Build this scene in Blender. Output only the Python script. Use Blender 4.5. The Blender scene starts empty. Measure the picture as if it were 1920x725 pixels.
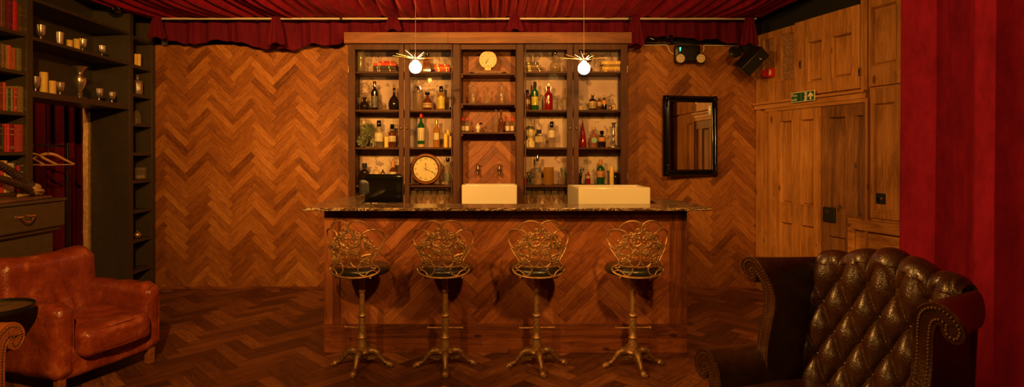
import bpy, math, random
from mathutils import Vector, Matrix, noise
from math import sin, cos, pi, sqrt, floor
C = bpy.context.scene.collection
random.seed(7)
F, CX, HY, HC = 1050.0, 950.0, 290.0, 1.5      # focal length in pixels, principal point, eye height

def P(px, py, D):
    return Vector(((px-CX)*D/F, D, HC+(HY-py)*D/F))

# ------------------------------------------------------------------ mesh builder
class MB:
    def __init__(s): s.v = []; s.f = []
    def add(s, vs, fs, M=None):
        n = len(s.v)
        s.v += [tuple(M @ Vector(v)) if M else tuple(v) for v in vs]
        s.f += [tuple(i+n for i in f) for f in fs]
        return s
    def box(s, x0, y0, z0, x1, y1, z1, M=None):
        v = [(x, y, z) for z in (z0, z1) for y in (y0, y1) for x in (x0, x1)]
        return s.add(v, [(0,2,3,1),(4,5,7,6),(0,1,5,4),(2,6,7,3),(0,4,6,2),(1,3,7,5)], M)
    def prism(s, poly, h0, h1, M=None):             # poly in xy, extruded in z
        n = len(poly)
        v = [(x, y, h0) for x, y in poly]+[(x, y, h1) for x, y in poly]
        f = [tuple(reversed(range(n))), tuple(range(n, 2*n))]
        f += [(i, (i+1) % n, n+(i+1) % n, n+i) for i in range(n)]
        return s.add(v, f, M)
    def lathe(s, prof, seg=24, M=None, cap=True, flute=0, fk=8, a0=0):
        v = []; f = []; n = len(prof)
        for r, z in prof:
            for k in range(seg):
                a = a0+2*pi*k/seg; rr = r*(1+flute*cos(a*fk))
                v.append((rr*cos(a), rr*sin(a), z))
        for i in range(n-1):
            for k in range(seg):
                k2 = (k+1) % seg
                f.append((i*seg+k, i*seg+k2, (i+1)*seg+k2, (i+1)*seg+k))
        if cap:
            f.append(tuple(reversed(range(seg)))); f.append(tuple(range((n-1)*seg, n*seg)))
        return s.add(v, f, M)
    def tube(s, pts, r, seg=8, closed=False, M=None, flat=1.0, smooth=0):
        pts = [Vector(p) for p in pts]
        if smooth: pts, r = spline(pts, r, smooth, closed)
        n = len(pts); rs = r if isinstance(r, (list, tuple)) else [r]*n
        v = []; f = []; up = None
        for i, p in enumerate(pts):
            a = pts[i-1] if (i > 0 or closed) else p
            b = pts[(i+1) % n] if (i < n-1 or closed) else p
            t = (b-a)
            if t.length < 1e-9: t = Vector((0, 0, 1))
            t.normalize()
            if up is None:
                up = Vector((0, 1, 0)) if abs(t.y) < .9 else Vector((1, 0, 0))
            x = up.cross(t)
            if x.length < 1e-6: x = Vector((1, 0, 0)).cross(t)
            x.normalize(); y = t.cross(x).normalized(); up = y
            for k in range(seg):
                an = 2*pi*k/seg
                v.append(p+x*cos(an)*rs[i]+y*sin(an)*rs[i]*flat)
        m = n if closed else n-1
        for i in range(m):
            j = (i+1) % n
            for k in range(seg):
                k2 = (k+1) % seg
                f.append((i*seg+k, i*seg+k2, j*seg+k2, j*seg+k))
        if not closed:
            f.append(tuple(reversed(range(seg)))); f.append(tuple(range((n-1)*seg, n*seg)))
        return s.add(v, f, M)
    def ball(s, c, r, seg=12, M=None):
        if not isinstance(r, (tuple, list)): r = (r, r, r)
        k = seg//2; v = []; f = []
        for i in range(1, k):
            a = pi*i/k
            for j in range(seg):
                b = 2*pi*j/seg
                v.append((c[0]+r[0]*sin(a)*cos(b), c[1]+r[1]*sin(a)*sin(b), c[2]-r[2]*cos(a)))
        for i in range(k-2):
            for j in range(seg):
                j2 = (j+1) % seg
                f.append((i*seg+j, i*seg+j2, (i+1)*seg+j2, (i+1)*seg+j))
        n = len(v); v += [(c[0], c[1], c[2]-r[2]), (c[0], c[1], c[2]+r[2])]
        for j in range(seg):
            j2 = (j+1) % seg
            f.append((n, j2, j)); f.append((n+1, (k-2)*seg+j, (k-2)*seg+j2))
        return s.add(v, f, M)
    def grid(s, nu, nv, fn, M=None):
        v = [fn(i/nu, j/nv) for j in range(nv+1) for i in range(nu+1)]
        f = [(j*(nu+1)+i, j*(nu+1)+i+1, (j+1)*(nu+1)+i+1, (j+1)*(nu+1)+i) for j in range(nv) for i in range(nu)]
        return s.add(v, f, M)
    def rbox(s, sx, sy, sz, r, n=8, warp=None, M=None, bulge=(0, 0, 0)):   # rounded, puffed cushion centred on origin
        hx, hy, hz = sx/2, sy/2, sz/2
        vs = {}; V = []; Fc = []
        def idx(p):
            k = tuple(round(c*1000) for c in p)
            if k in vs: return vs[k]
            x, y, z = p
            # ease parameters so that edges get more rings
            def e(t): return sin(t*pi/2)*.55+t*.45
            q = Vector((e(x)*hx, e(y)*hy, e(z)*hz))
            inn = Vector((max(-hx+r, min(hx-r, q.x)), max(-hy+r, min(hy-r, q.y)), max(-hz+r, min(hz-r, q.z))))
            d = q-inn
            if d.length > 1e-9: q = inn+d.normalized()*r
            fx, fy, fz = 1-x*x, 1-y*y, 1-z*z
            q.x += bulge[0]*x*fy*fz; q.y += bulge[1]*y*fx*fz; q.z += bulge[2]*z*fx*fy
            if warp: q = Vector(warp(q, (x, y, z)))
            vs[k] = len(V); V.append(tuple(q)); return vs[k]
        g = [-1+2*i/n for i in range(n+1)]
        for ax in range(3):
            for sg in (-1, 1):
                for i in range(n):
                    for j in range(n):
                        def mk(a, b):
                            p = [0, 0, 0]; p[ax] = sg; p[(ax+1) % 3] = a; p[(ax+2) % 3] = b; return idx(p)
                        q = [mk(g[i], g[j]), mk(g[i+1], g[j]), mk(g[i+1], g[j+1]), mk(g[i], g[j+1])]
                        Fc.append(tuple(q) if sg > 0 else tuple(reversed(q)))
        return s.add(V, Fc, M)
    def build(s, name, mat, parent=None, bevel=0, solid=0, sub=0, smooth=True, loc=None, rotz=0, ang=40, bseg=2):
        me = bpy.data.meshes.new(name); me.from_pydata(s.v, [], s.f); me.update()
        if mat is not None: me.materials.append(mat)
        o = bpy.data.objects.new(name, me); C.objects.link(o)
        if smooth:
            for p in me.polygons: p.use_smooth = True
            me.set_sharp_from_angle(angle=math.radians(ang))
        if parent: o.parent = parent
        if loc is not None: o.location = loc
        if rotz: o.rotation_euler = (0, 0, rotz)
        if bevel:
            m = o.modifiers.new('bevel', 'BEVEL'); m.width = bevel; m.segments = bseg; m.limit_method = 'ANGLE'; m.angle_limit = math.radians(35)
        if solid:
            m = o.modifiers.new('solid', 'SOLIDIFY'); m.thickness = solid; m.offset = 0
        if sub:
            m = o.modifiers.new('sub', 'SUBSURF'); m.levels = sub; m.render_levels = sub
        return o

def spline(pts, r, k, closed=False):
    n = len(pts); out = []; ro = []
    rs = r if isinstance(r, (list, tuple)) else None
    m = n if closed else n-1
    for i in range(m):
        p0 = pts[(i-1) % n] if (closed or i > 0) else pts[0]
        p1 = pts[i]; p2 = pts[(i+1) % n]
        p3 = pts[(i+2) % n] if (closed or i < n-2) else pts[-1]
        for j in range(k):
            t = j/k
            out.append(.5*((2*p1)+(p2-p0)*t+(2*p0-5*p1+4*p2-p3)*t*t+(3*p1-p0-3*p2+p3)*t**3))
            if rs: ro.append(rs[i]*(1-t)+rs[(i+1) % n]*t)
    if not closed:
        out.append(pts[-1])
        if rs: ro.append(rs[-1])
    return out, (ro if rs else r)
def sp(pts, k=6, closed=False):
    return spline([Vector(p) for p in pts], 0, k, closed)[0]

T = Matrix.Translation
def R(a, ax='Z'): return Matrix.Rotation(math.radians(a), 4, ax)
def S(x, y, z): return Matrix.Diagonal((x, y, z, 1))

# ------------------------------------------------------------------ tagging
def thing(name, label, cat, loc=(0, 0, 0), rotz=0, group=None):
    o = bpy.data.objects.new(name, None); C.objects.link(o); o.empty_display_size = .1
    o.location = loc; o.rotation_euler = (0, 0, rotz); o['label'] = label; o['category'] = cat
    if group: o['group'] = group
    return o
def tag(o, label, cat, group=None):
    o['label'] = label; o['category'] = cat
    if group: o['group'] = group
    return o
def st(o): o['kind'] = 'structure'; return o
def copy_tree(o, parent=None):
    c = o.copy(); C.objects.link(c)
    if parent: c.parent = parent
    for ch in list(o.children): copy_tree(ch, c)
    return c
def text(name, s, size, mat, parent, M, ext=.0008, align='CENTER', font=None):
    cu = bpy.data.curves.new(name, 'FONT'); cu.body = s; cu.size = size; cu.extrude = ext
    cu.align_x = align; cu.align_y = 'CENTER'; cu.materials.append(mat)
    tmp = bpy.data.objects.new(name, cu); C.objects.link(tmp); bpy.context.view_layer.update()
    me = bpy.data.meshes.new_from_object(tmp.evaluated_get(bpy.context.evaluated_depsgraph_get()))
    bpy.data.objects.remove(tmp); me.name = name; me.materials.clear(); me.materials.append(mat)
    o = bpy.data.objects.new(name, me); C.objects.link(o); o.parent = parent; o.matrix_local = M
    return o

# ------------------------------------------------------------------ materials
class NT:
    def __init__(s, name):
        s.m = bpy.data.materials.new(name); s.m.use_nodes = True; s.t = s.m.node_tree; s.t.nodes.clear()
        s.out = s.t.nodes.new('ShaderNodeOutputMaterial')
    def n(s, ty, ins=None, **kw):
        nd = s.t.nodes.new('ShaderNode'+ty)
        for k, v in kw.items(): setattr(nd, k, v)
        if ins:
            for k, v in ins.items(): s.set(nd.inputs[k], v)
        return nd
    def set(s, sock, v):
        if hasattr(v, 'is_output'): s.t.links.new(v, sock)
        elif isinstance(v, bpy.types.Node): s.t.links.new(v.outputs[0], sock)
        else:
            if isinstance(v, (tuple, list)) and len(v) == 3 and sock.type == 'RGBA': v = (*v, 1)
            sock.default_value = v
    def m_(s, op, a, b=0, c=0):
        nd = s.n('Math', operation=op); s.set(nd.inputs[0], a); s.set(nd.inputs[1], b)
        if op in ('MULTIPLY_ADD', 'WRAP', 'COMPARE'): s.set(nd.inputs[2], c)
        return nd.outputs[0]
    def mix(s, f, a, b):                  # float mix
        return s.m_('ADD', s.m_('MULTIPLY', a, s.m_('SUBTRACT', 1, f)), s.m_('MULTIPLY', b, f))
    def col(s, f, a, b, bt='MIX'):
        nd = s.n('Mix', data_type='RGBA', blend_type=bt); s.set(nd.inputs[0], f); s.set(nd.inputs[6], a); s.set(nd.inputs[7], b)
        return nd.outputs[2]
    def ramp(s, f, stops):
        nd = s.n('ValToRGB'); s.set(nd.inputs[0], f); e = nd.color_ramp.elements
        while len(e) < len(stops): e.new(.5)
        for i, (p, c) in enumerate(stops): e[i].position = p; e[i].color = (*c, 1)
        return nd.outputs[0]
    def noise(s, v, scale, detail=3, rough=.5, dist=0):
        nd = s.n('TexNoise', {'Scale': scale, 'Detail': detail, 'Roughness': rough, 'Distortion': dist})
        if v is not None: s.set(nd.inputs['Vector'], v)
        return nd.outputs[0]
    def obj(s): return s.n('TexCoord').outputs['Object']
    def sep(s, v):
        nd = s.n('SeparateXYZ'); s.set(nd.inputs[0], v); return nd.outputs
    def comb(s, x, y, z):
        nd = s.n('CombineXYZ'); s.set(nd.inputs[0], x); s.set(nd.inputs[1], y); s.set(nd.inputs[2], z); return nd.outputs[0]
    def mp(s, v, sc=(1, 1, 1), rot=(0, 0, 0), loc=(0, 0, 0)):
        nd = s.n('Mapping'); s.set(nd.inputs[0], v); nd.inputs[1].default_value = loc; nd.inputs[2].default_value = rot; nd.inputs[3].default_value = sc
        return nd.outputs[0]
    def bump(s, h, st_=.3, d=.01):
        nd = s.n('Bump', {'Strength': st_, 'Distance': d, 'Height': h}); return nd.outputs[0]
    def bsdf(s, color, rough=.5, metal=0, bump=None, spec=.5, coat=0, coatr=.1, sheen=0, sheenr=.4, sheent=None, emis=None, es=0, alpha=None):
        nd = s.n('BsdfPrincipled'); I = nd.inputs
        s.set(I['Base Color'], color); s.set(I['Roughness'], rough); s.set(I['Metallic'], metal); I['Specular IOR Level'].default_value = spec
        if bump is not None: s.set(I['Normal'], bump)
        I['Coat Weight'].default_value = coat; I['Coat Roughness'].default_value = coatr
        if sheen:
            I['Sheen Weight'].default_value = sheen; I['Sheen Roughness'].default_value = sheenr
            if sheent: I['Sheen Tint'].default_value = (*sheent, 1)
        if emis: I['Emission Color'].default_value = (*emis, 1); I['Emission Strength'].default_value = es
        return nd.outputs[0]
    def done(s, sh): s.t.links.new(sh, s.out.inputs[0]); return s.m

def plain(name, c, rough=.5, metal=0, var=.12, sc=30, bst=.05, **kw):
    N = NT(name); v = N.obj(); nz = N.noise(v, sc, 4)
    a = tuple(max(0, x*(1-var)) for x in c); b = tuple(min(1, x*(1+var)) for x in c)
    cc = N.ramp(nz, [(.3, a), (.7, b)])
    return N.done(N.bsdf(cc, rough, metal, N.bump(nz, bst, .003) if bst else None, **kw))

def herring(name, W, n, axes, cols, rough=.45, off=(0, 0), gap=.025, gapcol=(.02, .006, .002), coat=0, spec=.25, vr=.30, gapk=.45):
    N = NT(name); xyz = N.sep(N.obj()); w0 = N.n('TexNoise', {'Vector': N.obj(), 'Scale': 9.0, 'Detail': 1.0}).outputs[1]; w0 = N.sep(w0)
    a = N.m_('ADD', N.m_('ADD', xyz[axes[0]], off[0]), N.m_('MULTIPLY', w0[0], .012)); b = N.m_('ADD', N.m_('ADD', xyz[axes[1]], off[1]), N.m_('MULTIPLY', w0[1], .012))
    k = 1/(sqrt(2)*W)
    u = N.m_('MULTIPLY', N.m_('ADD', a, b), k); v = N.m_('MULTIPLY', N.m_('SUBTRACT', b, a), k)
    i = N.m_('FLOOR', u); j = N.m_('FLOOR', v); m = N.m_('FLOORED_MODULO', N.m_('SUBTRACT', i, j), 2*n)
    m = N.m_('ROUND', m)
    V = N.m_('GREATER_THAN', m, n-.5)
    si = N.m_('SUBTRACT', i, m); alH = N.m_('SUBTRACT', u, si); acH = N.m_('SUBTRACT', v, j)
    m2 = N.m_('SUBTRACT', 2*n-1, m); j0 = N.m_('SUBTRACT', j, m2); alV = N.m_('SUBTRACT', v, j0); acV = N.m_('SUBTRACT', u, i)
    al = N.mix(V, alH, alV); ac = N.mix(V, acH, acV)
    idx = N.mix(V, si, i); idy = N.mix(V, j, j0)
    idv = N.comb(N.m_('MULTIPLY', idx, 1.37), N.m_('MULTIPLY', idy, 2.11), N.m_('MULTIPLY', V, 5.3))
    wn = N.n('TexWhiteNoise', {'Vector': idv}, noise_dimensions='3D'); rv = wn.outputs[0]
    rc = N.sep(wn.outputs[1])
    gv = N.comb(N.m_('MULTIPLY', al, .3), N.m_('MULTIPLY', ac, 2.2), N.m_('MULTIPLY', rv, 60))
    g1 = N.noise(gv, 2.2, 5, .6, .8)
    gv2 = N.comb(N.m_('MULTIPLY', al, .6), N.m_('MULTIPLY', ac, 14), N.m_('MULTIPLY', rv, 60))
    g2 = N.noise(gv2, 3, 3, .6)
    rings = N.m_('MULTIPLY_ADD', N.m_('SINE', N.m_('MULTIPLY', g1, 42)), .5, .5)
    big = N.noise(N.comb(a, b, 0), 1.1, 2)
    t = N.m_('ADD', N.m_('MULTIPLY_ADD', rv, vr, .5*(.5-vr)), N.m_('MULTIPLY_ADD', g1, .80, -.19)); t = N.m_('ADD', t, N.m_('MULTIPLY', V, .05))
    t = N.m_('ADD', t, N.m_('MULTIPLY_ADD', g2, .50, -.18)); t = N.m_('ADD', t, N.m_('MULTIPLY', N.m_('SUBTRACT', big, .5), .35))
    t = N.m_('SUBTRACT', t, N.m_('MULTIPLY', N.m_('MULTIPLY', rings, N.m_('POWER', rc[1], 2.5)), .22))
    cc = N.ramp(t, [(.18, cols[0]), (.42, cols[1]), (.62, cols[2]), (.85, cols[3])])
    # dark knots
    kn = N.n('TexVoronoi', {'Vector': N.comb(a, b, 0), 'Scale': 5.5}).outputs[0]
    cc = N.col(N.m_('MULTIPLY', N.m_('LESS_THAN', N.m_('ADD', kn, N.m_('MULTIPLY', g2, .05)), .075), .6), cc, gapcol)
    e = N.m_('MINIMUM', N.m_('MINIMUM', ac, N.m_('SUBTRACT', 1, ac)), N.m_('MINIMUM', al, N.m_('SUBTRACT', n, al)))
    gp = N.m_('LESS_THAN', e, gap)
    cc = N.col(N.m_('MULTIPLY', gp, gapk), cc, gapcol)
    h = N.m_('SUBTRACT', N.m_('ADD', N.m_('MULTIPLY', g2, .25), N.m_('MULTIPLY', rv, .35)), gp)
    r = N.m_('ADD', rough-.06, N.m_('MULTIPLY', g2, .16))
    return N.done(N.bsdf(cc, r, 0, N.bump(h, .35, .004), coat=coat, spec=spec))

def wood(name, cols, axis=2, sc=1.0, rough=.5, knots=True, coat=0, board=0, spec=.22):
    N = NT(name); v = N.obj(); s_ = [9, 9, 9]; s_[axis] = .9
    info = N.n('ObjectInfo').outputs['Random']
    xyz = N.sep(v); 
    vv = N.comb(N.m_('ADD', xyz[0], N.m_('MULTIPLY', info, 7)), xyz[1], xyz[2])
    g1 = N.noise(N.mp(vv, tuple(x*sc for x in s_)), 1.3, 5, .6, 1.2)
    s2 = [70, 70, 70]; s2[axis] = 2.5
    g2 = N.noise(N.mp(vv, tuple(x*sc for x in s2)), 1.0, 3, .6)
    rings = N.m_('MULTIPLY_ADD', N.m_('SINE', N.m_('MULTIPLY', g1, 50)), .5, .5)
    t = N.m_('ADD', N.m_('MULTIPLY', g1, .62), N.m_('MULTIPLY', g2, .3)); t = N.m_('SUBTRACT', t, N.m_('MULTIPLY', rings, .10))
    if board:
        o = xyz[0] if axis != 0 else xyz[2]
        bi = N.m_('FLOOR', N.m_('DIVIDE', o, board)); w = N.n('TexWhiteNoise', {'W': bi}, noise_dimensions='1D').outputs[0]
        t = N.m_('ADD', t, N.m_('MULTIPLY', N.m_('SUBTRACT', w, .5), .3))
    t = N.m_('ADD', t, N.m_('MULTIPLY', N.m_('SUBTRACT', N.noise(v, 1.7, 2), .5), .5))
    cc = N.ramp(t, [(.2, cols[0]), (.45, cols[1]), (.7, cols[2])])
    if knots:
        ks = [5.5, 5.5, 5.5]; ks[axis] = 2.6
        kd = N.n('TexVoronoi', {'Vector': N.mp(vv, tuple(ks)), 'Scale': 1.0}).outputs[0]
        kk = N.m_('LESS_THAN', N.m_('ADD', kd, N.m_('MULTIPLY', g2, .06)), .13)
        cc = N.col(N.m_('MULTIPLY', kk, .7), cc, tuple(c*.3 for c in cols[0]))
    return N.done(N.bsdf(cc, N.m_('ADD', rough-.1, N.m_('MULTIPLY', g2, .2)), 0, N.bump(g2, .25, .002), coat=coat, spec=spec))

def leather(name, c1, c2, worn, rough=.32, wr=.5, fold=0.5, cr=60, big=3.0, coat=.25, coatr=.22):
    N = NT(name); v = N.obj()
    pore = N.n('TexVoronoi', {'Vector': v, 'Scale': 260.0}).outputs[0]
    crk = N.n('TexVoronoi', {'Vector': N.mp(v, (1, 1, 1)), 'Scale': float(cr)}, feature='DISTANCE_TO_EDGE').outputs[0]
    crk = N.m_('MINIMUM', N.m_('MULTIPLY', crk, 6), 1)
    b = N.noise(v, big, 4, .6, .4); b2 = N.noise(v, big*4, 4, .65, .6)
    t = N.m_('ADD', N.m_('MULTIPLY', b, .6), N.m_('MULTIPLY', b2, .4))
    cc = N.ramp(t, [(.32, c1), (.55, c2), (.74, worn)])
    h = N.m_('ADD', N.m_('MULTIPLY', b2, fold), N.m_('MULTIPLY', pore, .06)); h = N.m_('ADD', h, N.m_('MULTIPLY', crk, .08))
    r = N.m_('ADD', rough-.12, N.m_('MULTIPLY', b2, .28))
    return N.done(N.bsdf(cc, r, 0, N.bump(h, .55, .012), coat=coat, coatr=coatr))

def velvet(name, c, c2, sheen=.6, tint=(1, .15, .12), sc=40):
    N = NT(name); v = N.obj(); n1 = N.noise(N.mp(v, (1, 1, .35)), sc*.25, 5, .7); n2 = N.noise(v, sc*6, 2)
    cc = N.ramp(N.m_('ADD', N.m_('MULTIPLY', n1, .7), N.m_('MULTIPLY', n2, .3)), [(.35, c), (.65, c2)])
    return N.done(N.bsdf(cc, .8, 0, N.bump(n2, .35, .004), spec=.1, sheen=sheen, sheenr=.35, sheent=tint))

def glassy(name, c, dens=.4, body=None, rough=.06):           # thin coloured glass, lets light straight through
    N = NT(name); fr = N.m_('POWER', N.n('LayerWeight', {'Blend': .5}).outputs['Facing'], 2.0)
    tr = N.n('BsdfTransparent', {'Color': c}).outputs[0]
    pb = N.bsdf(body or c, rough, 0, None, spec=.8)
    m = N.n('MixShader'); N.set(m.inputs[0], N.m_('MINIMUM', N.m_('ADD', dens, N.m_('MULTIPLY', fr, .45)), 1)); N.set(m.inputs[1], tr); N.set(m.inputs[2], pb)
    return N.done(m.outputs[0])
def pane(name):
    N = NT(name); fr = N.m_('MULTIPLY', N.n('Fresnel', {'IOR': 1.07}).outputs[0], .06)
    m = N.n('MixShader'); N.set(m.inputs[0], fr); N.set(m.inputs[1], N.n('BsdfTransparent', {'Color': (.97, .97, .95, 1)}).outputs[0])
    N.set(m.inputs[2], N.n('BsdfGlossy', {'Roughness': .02}).outputs[0]); return N.done(m.outputs[0])
def emit(name, c, s_):
    N = NT(name); return N.done(N.n('Emission', {'Color': (*c, 1), 'Strength': s_}).outputs[0])
def labelmat(name, base, ink, sc=60):
    N = NT(name); xyz = N.sep(N.obj())
    rows = N.m_('GREATER_THAN', N.m_('SINE', N.m_('MULTIPLY', xyz[2], sc*8)), .2)
    nz = N.noise(N.comb(N.m_('MULTIPLY', xyz[0], 6), N.m_('MULTIPLY', xyz[1], 6), xyz[2]), sc, 1)
    k = N.m_('MULTIPLY', rows, N.m_('GREATER_THAN', nz, .5))
    return N.done(N.bsdf(N.col(N.m_('MULTIPLY', k, .8), base, ink), .55))

def wallpaper():
    N = NT('toile_wallpaper'); v = N.obj()
    n1 = N.noise(N.mp(v, (1, 1, 1)), 7.5, 6, .75, .6); n2 = N.noise(v, 2.6, 2); n3 = N.noise(v, 40, 3)
    m = N.m_('MULTIPLY', N.m_('GREATER_THAN', n1, .535), N.m_('GREATER_THAN', n2, .46))
    base = N.ramp(n2, [(.35, (.44, .28, .24)), (.6, (.60, .44, .34))])
    cc = N.col(N.m_('MULTIPLY', m, N.m_('MULTIPLY_ADD', n3, .5, .35)), base, (.12, .05, .035))
    vr = N.n('TexVoronoi', {'Vector': v, 'Scale': 3.2}).outputs[0]
    r1 = N.m_('MULTIPLY', N.m_('GREATER_THAN', vr, .10), N.m_('LESS_THAN', vr, .125))
    r2 = N.m_('LESS_THAN', vr, .05)
    cc = N.col(N.m_('MULTIPLY', N.m_('ADD', r1, r2), .65), cc, (.14, .06, .045))
    return N.done(N.bsdf(cc, .7))

def marble():
    N = NT('brown_marble'); v = N.obj()
    n1 = N.noise(N.mp(v, (1, 2.5, 2.5)), 6, 7, .7, 1.5); n2 = N.noise(N.mp(v, (1, 3, 3)), 22, 6, .7, 2)
    vein = N.m_('ABSOLUTE', N.m_('SUBTRACT', n1, .5))
    cc = N.ramp(n2, [(.38, (.02, .012, .008)), (.53, (.075, .04, .02)), (.64, (.25, .14, .07)), (.74, (.6, .4, .24))])
    cc = N.col(N.m_('MULTIPLY', N.m_('LESS_THAN', vein, .02), .7), cc, (.72, .5, .3))
    return N.done(N.bsdf(cc, .16, 0, None, spec=.6))

M = {}
HB = [(.085, .021, .004), (.205, .062, .010), (.305, .105, .019), (.46, .19, .045)]
M['herring_wall'] = herring('herringbone_wall', .0695, 5, (0, 2), HB, .5, off=(.12, .03))
M['herring_bar'] = herring('herringbone_bar', .078, 6, (0, 2), [(.08, .020, .007), (.19, .052, .015), (.28, .088, .026), (.40, .15, .055)], .42, off=(.21, .1))
M['herring_floor'] = herring('herringbone_floor', .105, 4, (0, 1), [(.04, .012, .005), (.10, .032, .011), (.18, .060, .020), (.34, .13, .048)], .34, off=(.1, .2), spec=.45, gapk=.6, vr=.42)
M['board_bar'] = wood('bar_board', [(.07, .019, .006), (.20, .056, .017), (.34, .11, .036)], 0, 1, .45, board=.11)
M['board_barv'] = wood('bar_board_vertical', [(.06, .017, .006), (.18, .050, .015), (.30, .10, .032)], 2, 1, .45, board=.11)
M['pine'] = wood('aged_pine', [(.22, .085, .016), (.47, .205, .050), (.62, .30, .09)], 2, .8, .5)
M['pineh'] = wood('aged_pine_horizontal', [(.22, .085, .016), (.47, .205, .050), (.62, .30, .09)], 0, .8, .5)
M['pinedark'] = wood('stained_pine', [(.10, .04, .012), (.24, .10, .03), (.38, .18, .06)], 2, .8, .55)
M['osb'] = plain('rough_panel', (.26, .12, .045), .85, 0, .55, 60, .5)
M['cab'] = wood('cabinet_wood', [(.034, .008, .002), (.066, .018, .005), (.12, .036, .011)], 2, 1, .5, knots=False)
M['cabh'] = wood('cabinet_wood_horizontal', [(.034, .008, .002), (.066, .018, .005), (.12, .036, .011)], 0, 1, .5, knots=False)
M['cornice'] = wood('cornice_board', [(.09, .030, .011), (.20, .068, .023), (.32, .125, .045)], 0, 1, .4)
M['black_paint'] = plain('olive_black_paint', (.050, .035, .019), .42, 0, .12, 20, .05)
M['chest_paint'] = plain('olive_paint', (.085, .060, .030), .36, 0, .12, 20, .05)
M['black'] = plain('matt_black', (.004, .0036, .003), .7, 0, .2, 20, .05)
M['black_cloth'] = plain('black_cloth', (.006, .005, .004), .95, 0, .3, 200, .3)
M['black_gloss'] = plain('gloss_black', (.0035, .003, .003), .14, 0, .1, 20, 0)
M['black_plastic'] = plain('black_plastic', (.008, .007, .006), .35, 0, .1, 60, .1)
M['velvet'] = velvet('red_velvet', (.15, .004, .018), (.30, .009, .038), .25)
M['velvet_dark'] = velvet('wine_velvet', (.060, .002, .010), (.115, .004, .018), .15)
M['velvet_canopy'] = velvet('canopy_velvet', (.13, .003, .014), (.30, .008, .035), .35)
M['marble'] = marble()
M['ceramic'] = plain('white_ceramic', (.66, .60, .46), .18, 0, .02, 4, 0)
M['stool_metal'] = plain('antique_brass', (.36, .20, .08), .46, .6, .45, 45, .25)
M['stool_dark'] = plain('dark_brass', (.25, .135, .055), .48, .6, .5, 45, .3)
M['pad'] = leather('green_black_leather', (.011, .010, .007), (.020, .019, .012), (.04, .035, .02), .24, fold=.12)
M['leather_red'] = leather('tan_leather', (.14, .020, .007), (.28, .048, .015), (.60, .18, .06), .29, fold=1.2, cr=34, big=4.0)
M['leather_dark'] = leather('oxblood_leather', (.026, .008, .003), (.058, .019, .005), (.11, .042, .014), .31, fold=.05, cr=70, big=5, coat=.35, coatr=.28)
M['leather_tan'] = leather('orange_leather', (.22, .055, .018), (.38, .11, .036), (.5, .18, .06), .3, fold=.15)
M['brass'] = plain('brass', (.80, .55, .25), .22, 1, .1, 30, 0)
M['brass_dull'] = plain('dull_brass', (.30, .18, .08), .42, .9, .3, 30, .1)
M['chrome'] = plain('chrome', (.75, .7, .62), .15, 1, .05, 30, 0)
M['steel_black'] = plain('black_steel', (.02, .018, .016), .3, .3, .1, 30, 0)
M['candle'] = plain('ivory_wax', (.80, .52, .11), .5, 0, .06, 20, 0)
M['mercury'] = plain('mercury_glass', (.58, .47, .37), .24, .85, .6, 160, .35)
M['hanger'] = wood('hanger_wood', [(.30, .12, .03), (.48, .22, .07), (.6, .3, .1)], 0, 2, .4, knots=False)
M['bone'] = plain('old_bone', (.48, .27, .09), .55, 0, .35, 30, .3)
M['horn'] = plain('dark_horn', (.055, .030, .020), .4, 0, .5, 60, .4)
M['plaque'] = wood('plaque_wood', [(.10, .04, .02), (.2, .09, .04), (.3, .14, .07)], 0, 2, .5, knots=False)
M['rawwood'] = plain('raw_split_wood', (.55, .33, .13), .8, 0, .3, 25, .4)
M['cream'] = plain('cream_cable', (.75, .66, .48), .5, 0, .03, 10, 0)
M['pole'] = plain('cream_pole', (.50, .42, .32), .3, 0, .05, 10, 0)
M['beacon'] = plain('red_plastic', (.5, .012, .010), .25, 0, .05, 10, 0)
M['paper'] = plain('book_pages', (.66, .52, .32), .8, 0, .1, 80, .1)
M['gold'] = plain('gold_leaf', (.70, .48, .18), .35, .9, .1, 40, 0)
M['dial'] = plain('aged_dial', (.62, .49, .23), .45, 0, .12, 8, 0)
M['ink'] = plain('black_ink', (.02, .014, .010), .5, 0, .1, 10, 0)
M['clockwood'] = wood('clock_wood', [(.12, .035, .012), (.26, .085, .025), (.36, .13, .04)], 0, 3, .25, knots=False)
M['patina'] = plain('green_patina', (.10, .105, .05), .45, .3, .45, 18, .4)
M['mirror'] = plain('mirror_glass', (.86, .80, .70), .02, 1, .0, 3, 0)
M['pane'] = pane('door_glass')
M['clear'] = glassy('clear_glass', (.84, .78, .68), .15, (.42, .34, .25))
M['clearw'] = glassy('stemware_glass', (.88, .82, .74), .08, (.42, .34, .25))
M['amberglass'] = glassy('amber_glass', (.60, .28, .08), .45, (.16, .05, .015))
M['goldglass'] = glassy('gold_spirit', (.75, .50, .14), .40, (.50, .27, .05))
M['greenglass'] = glassy('green_glass', (.10, .35, .10), .60, (.02, .11, .03))
M['redglass'] = glassy('red_spirit', (.62, .03, .03), .60, (.30, .012, .015))
M['darkglass'] = glassy('dark_glass', (.10, .05, .03), .80, (.018, .010, .008))
M['pinkglass'] = glassy('peach_spirit', (.80, .45, .30), .45, (.40, .17, .09))
M['label'] = labelmat('cream_label', (.70, .58, .38), (.10, .06, .03))
M['label_tan'] = labelmat('tan_label', (.52, .34, .12), (.08, .03, .02))
M['label_yellow'] = labelmat('yellow_label', (.62, .50, .06), (.15, .10, .02))
M['label_dark'] = labelmat('dark_label', (.03, .03, .04), (.6, .5, .35))
M['label_teal'] = labelmat('teal_label', (.10, .34, .24), (.65, .6, .4))
M['label_orange'] = labelmat('orange_label', (.60, .24, .06), (.12, .04, .02))
M['paper_wall'] = wallpaper()
M['bulb'] = emit('bulb_glow', (1, .74, .40), 30)
M['led'] = emit('green_led', (.05, 1, .45), 3)
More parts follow.
